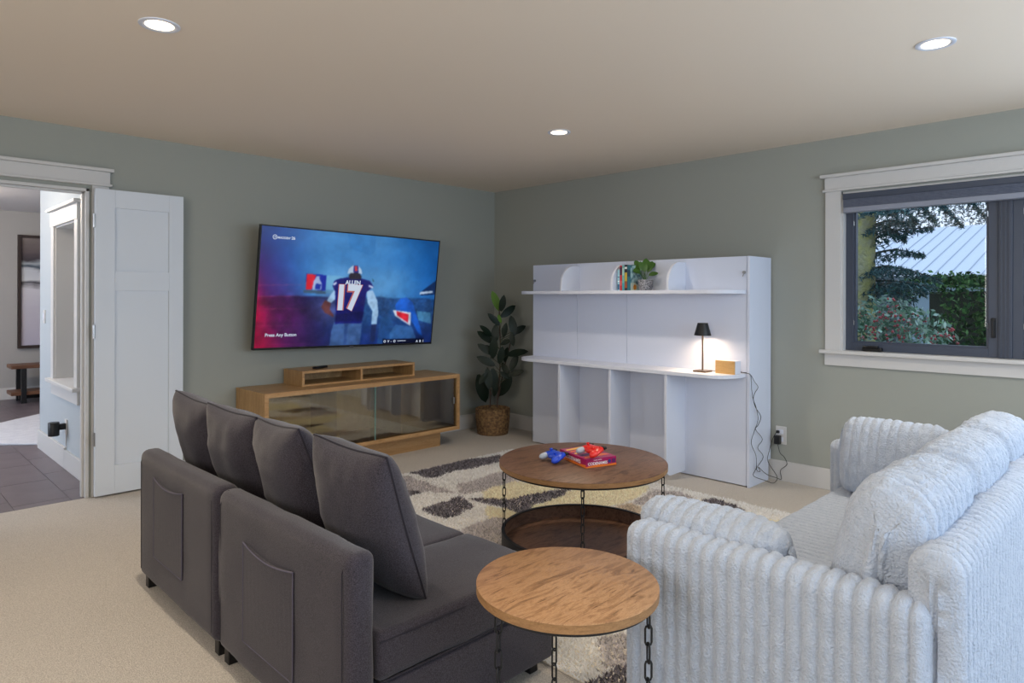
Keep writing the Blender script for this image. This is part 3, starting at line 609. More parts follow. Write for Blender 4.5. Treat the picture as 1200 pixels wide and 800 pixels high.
# leaf builder
def leafmesh(L_, Wd, fold=.18, droop=.25, n=7):
    v = []; f = []
    for i in range(n+1):
        t_ = i/n; wdt = Wd*math.sin(PI*min(1, t_*.93+.035))**.72*(1-.15*t_); z = -droop*L_*t_*t_
        if i == n: wdt = .0008
        v += [(-wdt/2, t_*L_, z+fold*wdt/2), (0, t_*L_, z), (wdt/2, t_*L_, z+fold*wdt/2)]
    for i in range(n):
        a = i*3; f += [(a, a+1, a+4, a+3), (a+1, a+2, a+5, a+4)]
    return v, f
def leafobj(name, me, mat, parent, base, tip, normal):
    d_ = (tip-base); L_ = d_.length; y_ = d_.normalized(); z_ = (normal-y_*normal.dot(y_)).normalized(); x_ = y_.cross(z_)
    mm = Matrix((( x_.x, y_.x, z_.x, 0),(x_.y, y_.y, z_.y, 0),(x_.z, y_.z, z_.z, 0),(0,0,0,1)))@Matrix.Diagonal((L_, L_, L_, 1))
    mm.translation = base-root_loc(parent)
    o = bpy.data.objects.new(name, me); C.objects.link(o); o.parent = parent; o.matrix_local = mm
    return o
def lmesh(name, L_, Wd, mat, fold, droop):
    v, f = leafmesh(L_, Wd, fold, droop); me = bpy.data.meshes.new(name); me.from_pydata(v, [], f); me.materials.append(mat)
    for p in me.polygons: p.use_smooth = True
    return me
# small plant on the shelf
ppx, ppy, ppz = -.50, -2.215, 1.388
pp = thing('small_potted_plant', 'small green leafy plant in a speckled grey pot beside the books', 'potted plant', (ppx, ppy, ppz))
MB().lathe([(.036,ppz),(.046,ppz+.004),(.056,ppz+.035),(.058,ppz+.082),(.052,ppz+.082),(.050,ppz+.07),(.0001,ppz+.068)], ppx, ppy, 28, close=False).build('pot', pmat('terrazzo', (74,76,84), .7, var=(150,(170,170,176),.06)), pp, smooth=True)
MB().lathe([(.050,ppz+.069),(.0001,ppz+.074)], ppx, ppy, 20, close=False).build('soil', pmat('soil', (40,32,26), .95), pp)
glf = pmat('leaf_green', (48,84,28), .4, spec=.5, var=(20,(70,112,38),.3)); me_s = lmesh('small_leaf', 1, .62, glf, .12, .22)
def px2(cx, cy): return at(700+cx/12, 290+cy/12, 5.17)
for (a, b, dz) in [((650,400),(680,230),-.02),((655,410),(840,345),-.03),((640,400),(495,290),0),((650,400),(500,225),.03),((660,395),(700,135),.03),((668,395),(820,165),.05),((640,390),(552,158),.05),((640,400),(560,330),-.05),((670,400),(770,240),.0),((650,400),(610,190),.0),((660,410),(640,330),-.06),((665,390),(735,165),.03)]:
    b_ = px2(*a); t_ = px2(*b)+fw*dz; b_.z = max(b_.z, ppz+.07); pd = t_-b_
    mid = b_+pd*.35
    MB().tube([tuple(Vector((ppx,ppy,ppz+.07))), tuple(mid)], .0014, 5).build('stalk', glf, pp)
    leafobj('leaf', me_s, glf, pp, mid, t_, Vector((-.6,-.5,.6)))
# outlet, adapter, cords
ol = thing('wall_outlet', 'white wall outlet plate right of the wall bed', 'outlet', (0, -3.055, .26))
MB().rbox(-.007, 0, -3.095, -3.018, .265, .395, .002).build('plate', T, ol)
for zz in (.355, .30): MB().rbox(-.010, -.005, -3.075, -3.038, zz-.016, zz+.016, .002).build('receptacle', M['whiteedge'], ol)
ap = thing('power_adapter', 'black power adapter plugged into the white wall outlet', 'power adapter', (-.035, -3.045, .27))
MB().rbox(-.052, -.012, -3.063, -3.022, .268, .330, .005).build('body', M['blackplastic'], ap)
MB().rbox(-.03, -.011, -3.050, -3.028, .345, .365, .004).build('plug', M['blackplastic'], ap)
def spline(pts, k=6):
    P = [Vector(p) for p in pts]; out = []
    for i in range(len(P)-1):
        a = P[max(i-1,0)]; b = P[i]; c = P[i+1]; d_ = P[min(i+2, len(P)-1)]
        for j in range(k):
            t_ = j/k; out.append(.5*((2*b)+(-a+c)*t_+(2*a-5*b+4*c-d_)*t_*t_+(-a+3*b-3*c+d_)*t_**3))
    out.append(P[-1]); return out
Yc = -3.0
cA = [(-.40,-2.935,.815),(-.43,-2.975,.812),(-.385,Yc,.80),(-.32,Yc,.745),(-.262,Yc,.70),(-.31,Yc,.665),(-.335,Yc,.625),(-.30,Yc,.56),(-.215,Yc,.485),(-.26,Yc,.43),(-.30,Yc,.405),(-.19,Yc,.32),(-.265,Yc,.27),(-.175,Yc,.19),(-.30,Yc,.12),(-.345,Yc-.01,.085),(-.20,-3.03,.03),(-.165,-3.06,.012),(-.10,-3.06,.012),(-.06,-3.05,.04),(-.12,Yc-.01,.15),(-.10,Yc-.01,.22),(-.06,-3.02,.31),(-.035,-3.035,.352),(-.03,-3.04,.355)]
MB().tube(spline(cA,4), .0022, 6).build('power_cord', M['blackplastic'], ck, smooth='all')
cB = [(-.425,-2.685,.806),(-.40,-2.80,.806),(-.365,-2.93,.806),(-.36,-2.99,.795),(-.372,Yc-.004,.70),(-.345,Yc-.004,.62),(-.30,Yc-.004,.56),(-.27,Yc-.004,.47),(-.325,Yc-.004,.40),(-.375,Yc-.004,.32),(-.30,Yc-.004,.22),(-.29,Yc-.004,.12),(-.24,Yc-.008,.10),(-.27,Yc-.008,.135),(-.14,-3.01,.06),(-.07,-3.05,.03),(-.04,-3.075,.02),(-.035,-3.065,.08),(-.03,-3.11,.13),(-.03,-3.09,.18),(-.03,-3.06,.205),(-.035,-3.045,.268)]
MB().tube(spline(cB,4), .0022, 6).build('power_cord', M['blackplastic'], lp, smooth='all')

# ------------------------------------------------------------------ rubber plant in the corner
gx, gy = -.345, -.345
rp = thing('rubber_plant', 'tall rubber plant with dark glossy leaves in a woven basket in the corner', 'potted plant', (gx, gy, 0))
prof = []
nb = 16
for i in range(nb):
    z_ = i/nb*.25; r_ = .148+.018*math.sin(min(1, z_/.2)*PI/2)
    for k in range(4): prof.append((r_+.0055*math.sin(k/4*PI), z_+k/4*.25/nb))
prof += [(.160,.252),(.150,.252),(.146,.20),(.0001,.20)]
bk_ = pmat('wicker', (150,118,78), .8, var=(46,(92,66,44),.12), bump=(120,.5,.004))
MB().lathe(prof, gx, gy, 48, close=False).lathe([(.0001,.001),(.147,.001)], gx, gy, 48, close=False).build('basket', bk_, rp, smooth='all')
MB().lathe([(.146,.202),(.0001,.215)], gx, gy, 24, close=False).build('soil', pmat('soil_dark', (34,28,24), .95), rp)
dg_ = pmat('rubber_leaf', (14,29,19), .42, spec=.3, var=(9,(20,38,25),.3)); bgm = pmat('rubber_leaf_young', (92,134,48), .4, spec=.5)
me_d = lmesh('leaf_blade', 1, .44, dg_, .14, .12); me_b = lmesh('leaf_blade_young', 1, .40, bgm, .16, .08)
def pr(cx, cy, d_=6.50): return at(540+cx/3.81, 320+cy/3.81, d_)
def stem(pts, nm='stem'): MB().tube(spline([tuple(pr(a, b, 6.5+dd)) for a, b, dd in pts], 4), .006, 6).build(nm, pmat('bark_stem', (70,48,40), .7), rp)
stem([(130,600,0),(132,540,0),(125,480,0),(118,420,0)]); stem([(162,600,0),(168,520,.03),(176,400,.03),(176,300,.02),(172,220,0),(172,150,0)]); stem([(166,560,.03),(190,440,.06),(215,340,.05),(232,260,.02)])
LV = [((172,168),(143,84),1),((180,170),(192,104),0),((178,196),(242,148),0),((172,232),(127,182),0),((180,222),(168,188),1),((240,278),(226,194),0),((228,272),(286,236),0),((190,286),(200,226),0),((138,282),(92,234),0),((142,312),(80,260),0),((150,316),(156,232),0),((226,262),(232,322),0),((140,362),(80,318),0),((205,366),(292,344),0),((142,380),(150,292),0),((196,396),(206,332),0),((152,412),(78,374),0),((222,436),(250,366),0),((172,404),(186,334),0),((214,456),(277,434),0),((214,458),(186,400),0),((118,424),(128,512),0),((78,452),(112,572),0),((226,462),(172,546),0),((160,490),(150,548),0),((142,424),(154,520),0),((150,350),(106,322),0),((176,320),(222,296),0),((120,440),(84,490),0),((176,440),(216,470),0)]
for k, (b, t_, yg) in enumerate(LV):
    rr_ = random.Random(k); dd = rr_.uniform(-.10,.06); b_ = pr(*b, 6.5+dd*.4); tt = pr(*t_, 6.5+dd)
    ext = 1.08; tt = b_+(tt-b_)*ext
    leafobj('leaf', me_b if yg else me_d, None, rp, b_, tt, Vector((-.6+rr_.uniform(-.35,.35), -.6+rr_.uniform(-.35,.35), .35+rr_.uniform(-.3,.3))))
    stx = pr(176 if b[0] > 140 else 128, min(580, b[1]+26), 6.5)
    MB().tube([tuple(stx), tuple(b_)], .0028, 5).build('leaf_stalk', pmat('stalk', (60,64,40), .6) if k == 0 else bpy.data.materials['stalk'], rp)

# ------------------------------------------------------------------ shag rug
RX0, RX1, RY0, RY1 = -3.045, -.765, -3.865, -1.03
CR = (255,254,252); YE = (255,246,222); DK = (128,124,132); LG = (214,209,210); BG = (226,212,194)
z4 = lambda L_: [(440+x/4.615, 520+y/4.615) for x, y in L_]; z3 = lambda L_: [(570+x/5.217, 500+y/5.217) for x, y in L_]; z5 = lambda L_: [(760+x/6, 540+y/6) for x, y in L_]
rugpol = [
 (z4([(100,175),(200,180),(300,215),(450,275),(280,255),(140,285),(60,250)]), LG), (z4([(435,215),(560,180),(700,140),(790,185),(640,238),(520,262),(450,275)]), LG),
 (z4([(570,260),(760,195),(1010,240),(860,272),(700,300),(600,300)]), YE), (z3([(0,400),(150,345),(330,355),(410,385),(220,440),(100,425),(0,440)]), YE),
 (z3([(280,490),(440,420),(580,375),(1010,360),(900,440),(700,505),(500,545),(350,575)]), YE), (z3([(640,535),(880,460),(960,490),(920,600),(760,590),(650,560)]), BG), (z3([(880,460),(1010,385),(1200,395),(1300,440),(1200,490),(1060,500)]), LG),
 (z3([(0,480),(120,500),(300,575),(200,590),(0,560)]), YE),
 (z4([(470,450),(640,395),(870,430),(780,480),(700,530),(520,500)]), LG),
 (z4([(165,158),(320,120),(470,85),(690,58),(690,92),(560,122),(420,150),(320,182),(240,172)]), DK),
 (z4([(240,350),(350,312),(490,280),(532,340),(430,378),(380,408)]), DK),
 (z4([(520,290),(640,290),(720,300),(870,265),(1085,238),(1010,280),(862,330),(852,372),(915,420),(850,415),(760,378),(680,338),(580,318)]), DK),
 (z5([(200,372),(290,325),(380,280),(460,252),(560,298),(665,352),(560,425),(460,470),(330,430)]), DK),
 ([(660,800),(690,792),(706,786),(725,778),(760,775),(780,830),(640,850)], DK), ([(600,740),(700,770),(730,770),(700,720)], CR), ([(700,745),(760,735),(760,775),(700,782)], LG),
]
rugw = [([tuple(onz(u, v, .02))[:2] for u, v in pl], c_) for pl, c_ in rugpol]
# hidden parts of the rug go on in the same manner
rugw += [([(-2.9,-1.3),(-2.3,-1.2),(-2.1,-1.5),(-2.7,-1.7)], DK), ([(-3.0,-2.4),(-2.4,-2.2),(-2.3,-2.6),(-2.8,-2.8)], LG), ([(-1.6,-3.4),(-1.0,-3.2),(-.9,-3.7),(-1.5,-3.8)], YE), ([(-2.4,-3.3),(-1.9,-3.2),(-1.8,-3.6),(-2.3,-3.8)], LG)]
def rugcol(x, y):
    wx = x+.025*vnoise(np.c_[x*9, y*9, x*0], 3)+.010*vnoise(np.c_[x*60, y*60, x*0], 4); wy = y+.025*vnoise(np.c_[x*9, y*9, x*0+7], 3)+.010*vnoise(np.c_[x*60, y*60, x*0+5], 4)
    c_ = np.tile(np.array(CR, float), (len(x), 1))
    for pl, k in rugw: c_[inpoly(wx, wy, pl)] = k
    return c_
rug = tag(MB().rbox(RX0, RX1, RY0, RY1, .0, .012, .005).build('area_rug', pmat('rug_backing', (225,216,200), .95), origin=((RX0+RX1)/2, (RY0+RY1)/2, 0)), 'cream shag area rug with grey and yellow patches under the coffee table', 'rug')
sp_ = .0085
gxs, gys = np.meshgrid(np.arange(RX0, RX1, sp_), np.arange(RY0, RY1, sp_)); gxs = gxs.ravel(); gys = gys.ravel(); n_ = len(gxs)
gxs = gxs+RNG.uniform(-.004,.004,n_); gys = gys+RNG.uniform(-.004,.004,n_)
cc = rugcol(gxs, gys); cc = cc*(1+RNG.uniform(-.10,.08,n_))[:,None]; dkm = (cc.mean(1) < 150); cc[dkm] *= RNG.uniform(.6,1.45,dkm.sum())[:,None]
lgm = (cc.mean(1) < 216) & ~dkm; cc[lgm] *= RNG.uniform(.8,1.18,lgm.sum())[:,None]
lean = RNG.uniform(0,2*PI,n_); la = RNG.uniform(.006,.022,n_); hgt = RNG.uniform(.012,.020,n_)*(1+.15*vnoise(np.c_[gxs*12,gys*12,gxs*0],9)); wd_ = RNG.uniform(.0045,.0075,n_); ang = RNG.uniform(0,PI,n_)
V = np.zeros((n_, 2, 3, 3)); off = np.array([(RX0+RX1)/2, (RY0+RY1)/2, 0])
for k in (0, 1):
    a = ang+k*PI/2
    V[:,k,0] = np.c_[gxs-np.cos(a)*wd_, gys-np.sin(a)*wd_, np.full(n_, .010)]; V[:,k,1] = np.c_[gxs+np.cos(a)*wd_, gys+np.sin(a)*wd_, np.full(n_, .010)]
    V[:,k,2] = np.c_[gxs+np.cos(lean)*la, gys+np.sin(lean)*la, .008+hgt]
V = V.reshape(-1,3)-off
me = bpy.data.meshes.new('pile'); nt_ = n_*2
me.vertices.add(nt_*3); me.vertices.foreach_set('co', V.astype(np.float32).ravel()); me.loops.add(nt_*3); me.loops.foreach_set('vertex_index', np.arange(nt_*3, dtype=np.int32))
me.polygons.add(nt_); me.polygons.foreach_set('loop_start', np.arange(0, nt_*3, 3, dtype=np.int32)); me.polygons.foreach_set('loop_total', np.full(nt_, 3, dtype=np.int32)); me.update(calc_edges=True)
cl = np.clip(cc/255., 0, 1)**1.9; cl = np.repeat(cl, 6, axis=0)
ca = me.color_attributes.new('Col', 'FLOAT_COLOR', 'POINT'); ca.data.foreach_set('color', np.c_[cl, np.ones(len(cl))].astype(np.float32).ravel())
shag = vcmat('shag'); sn = shag.node_tree; stl = sn.nodes.new('ShaderNodeBsdfTranslucent'); smx = sn.nodes.new('ShaderNodeMixShader'); smx.inputs[0].default_value = .5
sn.links.new([q_ for q_ in sn.nodes if q_.type == 'ATTRIBUTE'][0].outputs['Color'], stl.inputs[0]); sn.links.new(sn.nodes['Principled BSDF'].outputs[0], smx.inputs[1]); sn.links.new(stl.outputs[0], smx.inputs[2]); sn.links.new(smx.outputs[0], sn.nodes['Material Output'].inputs[0])
me.materials.append(shag); po = bpy.data.objects.new('pile', me); C.objects.link(po); po.parent = rug; po['kind'] = 'stuff'

# ------------------------------------------------------------------ chain tables
def link(c, L_, W2, r_, ang):
    """an oval chain link, vertical, its plane turned by ang"""
    P = []; hl = L_/2-W2
    for k in range(5): a = k/4*PI; P.append((W2*math.cos(a), hl+W2*math.sin(a)))
    for k in range(5): a = PI+k/4*PI; P.append((W2*math.cos(a), -hl+W2*math.sin(a)))
    return MB().tube([(c[0]+p[0]*math.cos(ang), c[1]+p[0]*math.sin(ang), c[2]+p[1]) for p in P], r_, 6, cyc=True)
def chain(root, x, y, ztop, zbot, pitch, W2, r_, ang):
    n_ = max(1, round((ztop-zbot)/pitch)); pitch = (ztop-zbot)/n_
    for k in range(n_): link((x, y, ztop-(k+.5)*pitch), pitch+2.4*r_, W2, r_, ang+(PI/2 if k % 2 else 0)).build('chain_link', M['black'], root, smooth='all')
def chain_table(name, label, cx, cy, R_, zt, mat, angs, pitch, W2, r_, tray_z, tray_h):
    t_ = thing(name, label, 'table', (cx, cy, 0))
    MB().lathe([(.0001,zt),(R_-.0025,zt),(R_,zt-.002),(R_,zt-.0025)], cx, cy, 96, close=False).build('tabletop', mat, t_, smooth=True)
    MB().lathe([(R_,zt-.0025),(R_,zt-.024),(R_-.003,zt-.026),(.0001,zt-.026)], cx, cy, 96, close=False).build('edge_band', M['tablerim'], t_, smooth=True)
    MB().lathe([(R_-.012,zt-.026),(R_-.012,zt-.036),(R_-.034,zt-.036),(R_-.034,zt-.026)], cx, cy, 96, close=False).build('ring_frame', M['black'], t_, smooth=True)
    if tray_h:
        Rt = R_-.012
        MB().lathe([(Rt-.006,tray_z+tray_h),(Rt,tray_z+tray_h),(Rt,tray_z),(Rt-.006,tray_z)], cx, cy, 96, close=False).lathe([(Rt-.006,tray_z+tray_h),(Rt-.016,tray_z+tray_h),(Rt-.016,tray_z+tray_h-.006),(Rt-.006,tray_z+tray_h-.006)], cx, cy, 96, close=False).build('tray_rim', M['black'], t_, smooth=True)
        MB().lathe([(Rt-.0065,tray_z+tray_h-.006),(Rt-.0065,tray_z+.004),(.0001,tray_z+.004)], cx, cy, 96, close=False).build('tray', M['tableshaded'], t_, smooth=True)
        MB().lathe([(Rt-.02,.0125),(Rt-.02,tray_z),(Rt-.05,tray_z),(Rt-.05,.0125)], cx, cy, 64, close=True).build('base_ring', M['black'], t_)
    else:
        MB().lathe([(R_-.012,.0),(R_-.012,.012),(R_-.034,.012),(R_-.034,.0),(R_-.012,.0)], cx, cy, 96, close=False).build('base_ring', M['black'], t_, smooth=True)
    for a in angs:
        rr_ = R_-.023; chain(t_, cx+rr_*math.cos(a), cy+rr_*math.sin(a), zt-.034, (tray_z+tray_h-.004) if tray_h else .010, pitch, W2, r_, a+PI/2+.6)
    return t_
R_ = math.radians
chain_table('coffee_table', 'large round wooden coffee table hung on black chains over a wood tray, on the rug', -2.083, -2.88, .441, .47, M['tableshaded'], [R_(129), R_(219), R_(309), R_(39)], .0425, .0085, .0028, .028, .080)
chain_table('end_table', 'small round wooden end table on black chains between the two sofas', -3.435, -3.917, .25, .55, M['table'], [R_(45-90-25), R_(45-90+95), R_(45-90+215)], .046, .0088, .0029, 0, 0)
chain_table('side_table', 'round wooden side table peeking out behind the pale sofa by the window', -.56, -4.42, .25, .55, M['tableshaded'], [R_(20), R_(140), R_(260)], .0305, .0095, .0034, 0, 0)
# raise coffee and end table to the rug top
for n_o in ('coffee_table', 'end_table'): pass

# board game box
GB = Vector((-2.115, -2.905, .47))
gb = thing('board_game_box', 'pink and orange board game box on the coffee table under the red gamepad', 'board game', GB)
gdir = Vector((-2.205+2.039, -3.002+2.757, 0)); glen = .255; ga = math.atan2(-3.002+2.757, -2.205+2.039)
# corner nearest the camera
G0 = Vector((-2.203, -2.998, .47)); e1v = Vector((2.203-2.030, 2.998-3.058, 0)); 
e1d = Vector((math.cos(R_(-19)), math.sin(R_(-19)), 0)); e2d = Vector((-e1d.y, e1d.x, 0))
g1, g2_, gh = .185, .262, .045
def gx_(p): return G0+e1d*p[0]+e2d*p[1]+Vector((0,0,p[2]))
MB().rbox(0, g1, 0, g2_, 0, gh, .0015, 1).xf(gx_).build('box_lid', pmat('box_print', (178,28,84), .3, spec=.4, var=(9,(150,20,92),.3)), gb)
org = pmat('box_orange', (232,120,40), .35); pur = pmat('box_purple', (88,28,92), .35); yel = pmat('box_yellow', (240,184,80), .35)
MB().prism([(0,.0),(g1,.0),(g1,.011),(g1*.7,.009),(g1*.4,.014),(0,.006)], 'y', -.0006, -.0001).xf(gx_).build('front_print', org, gb)
MB().prism([(0,.0),(g2_,.0),(g2_,.008),(g2_*.6,.018),(g2_*.3,.010),(0,.016)], 'x', -.0006, -.0001).xf(gx_).build('side_print', org, gb)
for k, (a, b, mt_) in enumerate(((.02,.05,org),(.07,.10,pur),(.12,.15,yel),(.165,.19,org),(.205,.235,yel))):
    MB().prism([(.01,a),(g1-.01,a+.03),(g1-.03,b+.03),(.02,b-.004)], 'z', gh+.0001, gh+.0006).xf(gx_).build('lid_print', mt_, gb)
wtx = emat('box_white', (240,226,232), .0); wtx = pmat('box_white_print', (244,236,240), .4)
def gtext(s_, wid, x, z, side):
    b = textmesh(s_, 1, 'LEFT', .03); a = np.array(b.v); a -= [a[:,0].min(), a[:,1].min(), 0]; k = wid/a[:,0].max()
    if side == 'front': b.v = [tuple(gx_((x+p[0]*k, -.0009, z+p[1]*k))) for p in a]
    else: b.v = [tuple(gx_((-.0009, x-p[0]*k, z+p[1]*k))) for p in a]
    b.build('printed_title', wtx, gb)
gtext('CODENAMES', .118, .012, .012, 'front'); gtext('VLAADA CHVATIL', .05, .045, .034, 'front'); gtext('CODENAMES', .15, .20, .014, 'side')
MB().prism([(.142+.009*math.cos(a), .024+.009*math.sin(a)) for a in [k/12*2*PI for k in range(12)]], 'y', -.0010, -.0003).xf(gx_).build('front_emblem', pmat('box_navy', (40,50,120), .4), gb)
MB().prism([(.158,.014),(.178,.014),(.178,.034),(.158,.034)], 'y', -.0010, -.0003).xf(gx_).build('front_emblem', pur, gb)

# gamepads
def gamepad(colr, label, org_, rotz, tilt=0):
    t_ = thing('game_controller', label, 'game controller', org_, 'game controllers on the coffee table')
    mt_ = pmat('pad_shell', colr, .3, spec=.5, coat=.3); wt = pmat('pad_grip', (176,186,200), .4)
    def mk(pts, rads, sc=1):
        b = bmesh.new(); mb = MB(); return pts
    R3 = Matrix.Rotation(rotz, 3, 'Z')@Matrix.Rotation(tilt, 3, 'X'); lift = .066*math.sin(tilt)+.0
    def ell(c, ax, n1=16, n2=10, rot=0):
        b = bmesh.new(); bmesh.ops.create_uvsphere(b, u_segments=n1, v_segments=n2, radius=1)
        mb = MB(); b.verts.index_update(); Rz = Matrix.Rotation(rot, 3, 'Z')
        mb.add([tuple(Rz@Vector((v.co.x*ax[0], v.co.y*ax[1], v.co.z*ax[2]))+Vector(c)) for v in b.verts], [tuple(v.index for v in f.verts) for f in b.faces]); b.free(); return mb
    T_ = lambda p: Vector(org_)+Vector((0,0,lift))+R3@(p*.92)
    # body (x right, y away from player, z up), two grips, shoulder bridge
    bd = MB()
    # one continuous shell grown from rings
    N = 40; nr = 16; V_ = []
    for i in range(N+1):
        s = -1+2*i/N; X = s*.076; a = abs(s)
        yc_ = .006-.040*max(0, (a-.42)/.58)**1.6; dep = .030+.022*math.exp(-((a-.72)/.22)**2); hz = .0165*(1-a**6)**.5*(1-.12*a)+.0008; dep *= (1-a**8)**.5 if a < 1 else .02
        zc = .0235-.004*max(0,(a-.5))
        for k in range(nr):
            an = 2*PI*k/nr; yy = math.cos(an)*dep+yc_; zz = math.sin(an)*hz+zc
            if yy < -.02: zz -= .10*(-.02-yy)*3
            V_.append((X, yy, max(.001, zz)))
    F_ = [(i*nr+k, i*nr+(k+1) % nr, (i+1)*nr+(k+1) % nr, (i+1)*nr+k) for i in range(N) for k in range(nr)]+[tuple(range(nr)), tuple(N*nr+k for k in range(nr))]
    bd.add(V_, F_).xf(T_).build('shell', mt_, t_, smooth='all')
    ell((-.053,-.034,.020), (.020,.030,.0185), rot=-.25).xf(T_).build('grip', wt, t_, smooth='all')
    ell((.053,-.040,.020), (.0215,.036,.0195), rot=.25).xf(T_).build('grip', mt_, t_, smooth='all')
    ell((0,-.002,.021), (.052,.034,.0205)).xf(T_).build('face_plate', mt_, t_, smooth='all')
    for c_ in ((-.042,.012,.040), (.020,-.014,.038)):
        MB().lathe([(.006,c_[2]-.006),(.005,c_[2]+.004),(.0095,c_[2]+.006),(.0095,c_[2]+.009),(.0001,c_[2]+.008)], c_[0], c_[1], 14, close=False).xf(T_).build('thumb_stick', pmat('stick', colr, .5), t_, smooth='all')
    for (a, b) in ((.042,.022),(.042,.002),(.052,.012),(.032,.012)): ell((a,b,.039), (.0042,.0042,.003), 8, 6).xf(T_).build('button', mt_, t_, smooth='all')
    MB().rbox(-.027,-.008,-.018,-.012,.034,.041,.001).rbox(-.0205,-.0145,-.0245,-.0055,.034,.041,.001).xf(T_).build('direction_pad', mt_, t_)
    ell((0,.016,.036), (.007,.007,.003), 12, 6).xf(T_).build('home_button', wt, t_, smooth='all')
    for s in (-1, 1): MB().rbox(s*.050-.018, s*.050+.018, .030, .050, .018, .034, .005).xf(T_).build('trigger', M['blackplastic'], t_, smooth=True)
    # pale underside of the far grip
    ell((-.054,-.038,.0185), (.0195,.027,.0180), rot=-.25).xf(lambda p: T_(p+Vector((-.002,-.002,.001)))).build('grip_underside', wt, t_, smooth='all')
    return t_
bl_c = onz(651, 536, .49); bl_c.z = .47
gamepad((20,70,205), 'blue gamepad with a pale grip lying on the coffee table', (bl_c.x, bl_c.y, .470), R_(-98), .22)
rd_c = onz(694, 527, .54); rd_c.z = .4756+.04
gamepad((226,34,26), 'red gamepad with a pale grip lying on top of the board game box', (rd_c.x-.02, rd_c.y-.02, .47+.0457), R_(-98), .22)

# ------------------------------------------------------------------ charcoal sofa
SB, SF, YR, YL, YS = -3.885, -3.055, -3.535, -1.72, -2.625
sofa = thing('charcoal_sofa', 'dark charcoal fabric modular sofa seen from behind, facing right', 'sofa', (-3.47, -2.63, 0))
G = M['grey']; GP = M['greypipe']
def softbox(x0, x1, y0, y1, z0, z1, r_, amp=.004, seed=1, sub=5):
    b = MB().rbox(x0, x1, y0, y1, z0, z1, r_, 4, sub=0)
    bm = bmesh.new(); vs_ = [bm.verts.new(p) for p in b.v]; [bm.faces.new([vs_[i] for i in f]) for f in b.f]
    longe = [e for e in bm.edges if e.calc_length() > .1]
    bmesh.ops.subdivide_edges(bm, edges=longe, cuts=14, use_grid_fill=True); bm.normal_update(); bm.verts.index_update()
    co = np.array([tuple(v.co) for v in bm.verts]); no = np.array([tuple(v.normal) for v in bm.verts])
    d_ = amp*vnoise(co*7, seed)+amp*.5*vnoise(co*18, seed+1); co = co+no*d_[:,None]
    out = MB(); out.add([tuple(c_) for c_ in co], [tuple(v.index for v in f.verts) for f in bm.faces]); bm.free(); return out
for k, (ya, yb2) in enumerate(((YR, YS-.004), (YS+.004, YL))):
    softbox(SB, SB+.092, ya, yb2, .052, .628, .034, .003, 3+k).build('backrest', G, sofa, smooth='all')
    # stitched seams
    for yy in (ya+.036, yb2-.036):
        MB().tube([(SB-.001, yy, .09), (SB-.002, yy, .575), (SB+.010, yy, .61), (SB+.03, yy, .627)], .0018, 5).build('seam', GP, sofa)
def pocket(ya, yb2, z0, z1):
    n_ = 12; b = MB(); V_ = []; F_ = []
    for i in range(n_+1):
        t_ = i/n_; y = ya+(yb2-ya)*t_; sag = .020*math.sin(PI*t_)
        V_ += [(SB-.006, y, z0), (SB-.006-.004*math.sin(PI*t_), y, z1-sag), (SB+.006, y, z1-sag), (SB+.006, y, z0)]
    for i in range(n_): 
        a = i*4; c_ = a+4; F_ += [(a, a+1, c_+1, c_), (a+1, a+2, c_+2, c_+1), (a+3, a, c_, c_+3)]
    F_ += [(0,3,2,1), (n_*4, n_*4+1, n_*4+2, n_*4+3)]
    po_ = b.add(V_, F_).build('back_pocket', G, sofa)
    MB().tube([(SB-.006, ya, z1), *[(SB-.008-.004*math.sin(PI*i/8), ya+(yb2-ya)*i/8, z1-.020*math.sin(PI*i/8)) for i in range(1,8)], (SB-.006, yb2, z1)], .0028, 6).tube([(SB-.006, ya, z1), (SB-.006, ya, z0), (SB-.006, yb2, z0), (SB-.006, yb2, z1)], .0022, 6).build('pocket_seam', pmat('pocket_thread', (84,80,96), .8) if 'pocket_thread' not in bpy.data.materials else bpy.data.materials['pocket_thread'], po_)
pocket(-3.225, -2.87, .165, .50); pocket(-2.29, -1.945, .195, .54)
ssm = [(YR, -3.07, .385), (-3.07, -2.33, .378), (-2.33, YL, .378)]
for k, (ya, yb2, zt) in enumerate(ssm):
    softbox(SB+.095, SF, ya+.002, yb2-.002, .245, zt, .024, .004, 11+k).build('seat_cushion', G, sofa, smooth='all')
    P_ = lambda z_: [(SB+.10, ya+.004, z_), (SF-.012, ya+.004, z_), (SF+.001, ya+.016, z_), (SF+.001, yb2-.016, z_), (SF-.012, yb2-.004, z_), (SB+.10, yb2-.004, z_)]
    MB().tube(P_(zt-.022), .004, 6).build('piping', GP, sofa); MB().tube(P_(.248), .003, 6).build('piping', GP, sofa)
    softbox(SB+.095, SF+.001, ya+.003, yb2-.003, .048, .242, .014, .002, 21+k).build('seat_base', G, sofa, smooth='all')
for (xx, yy) in ((SB+.03, YL-.05), (SB+.03, YS+.045), (SB+.03, YS-.045), (SB+.03, YR+.06), (SF-.07, YR+.06), (SF-.07, YL-.06), (SF-.07, -2.33), (SF-.07, -3.07)):
    MB().box(xx-.010, xx+.030, yy-.02, yy+.02, 0, .055).build('foot', M['blackplastic'], sofa, bevel=.003)
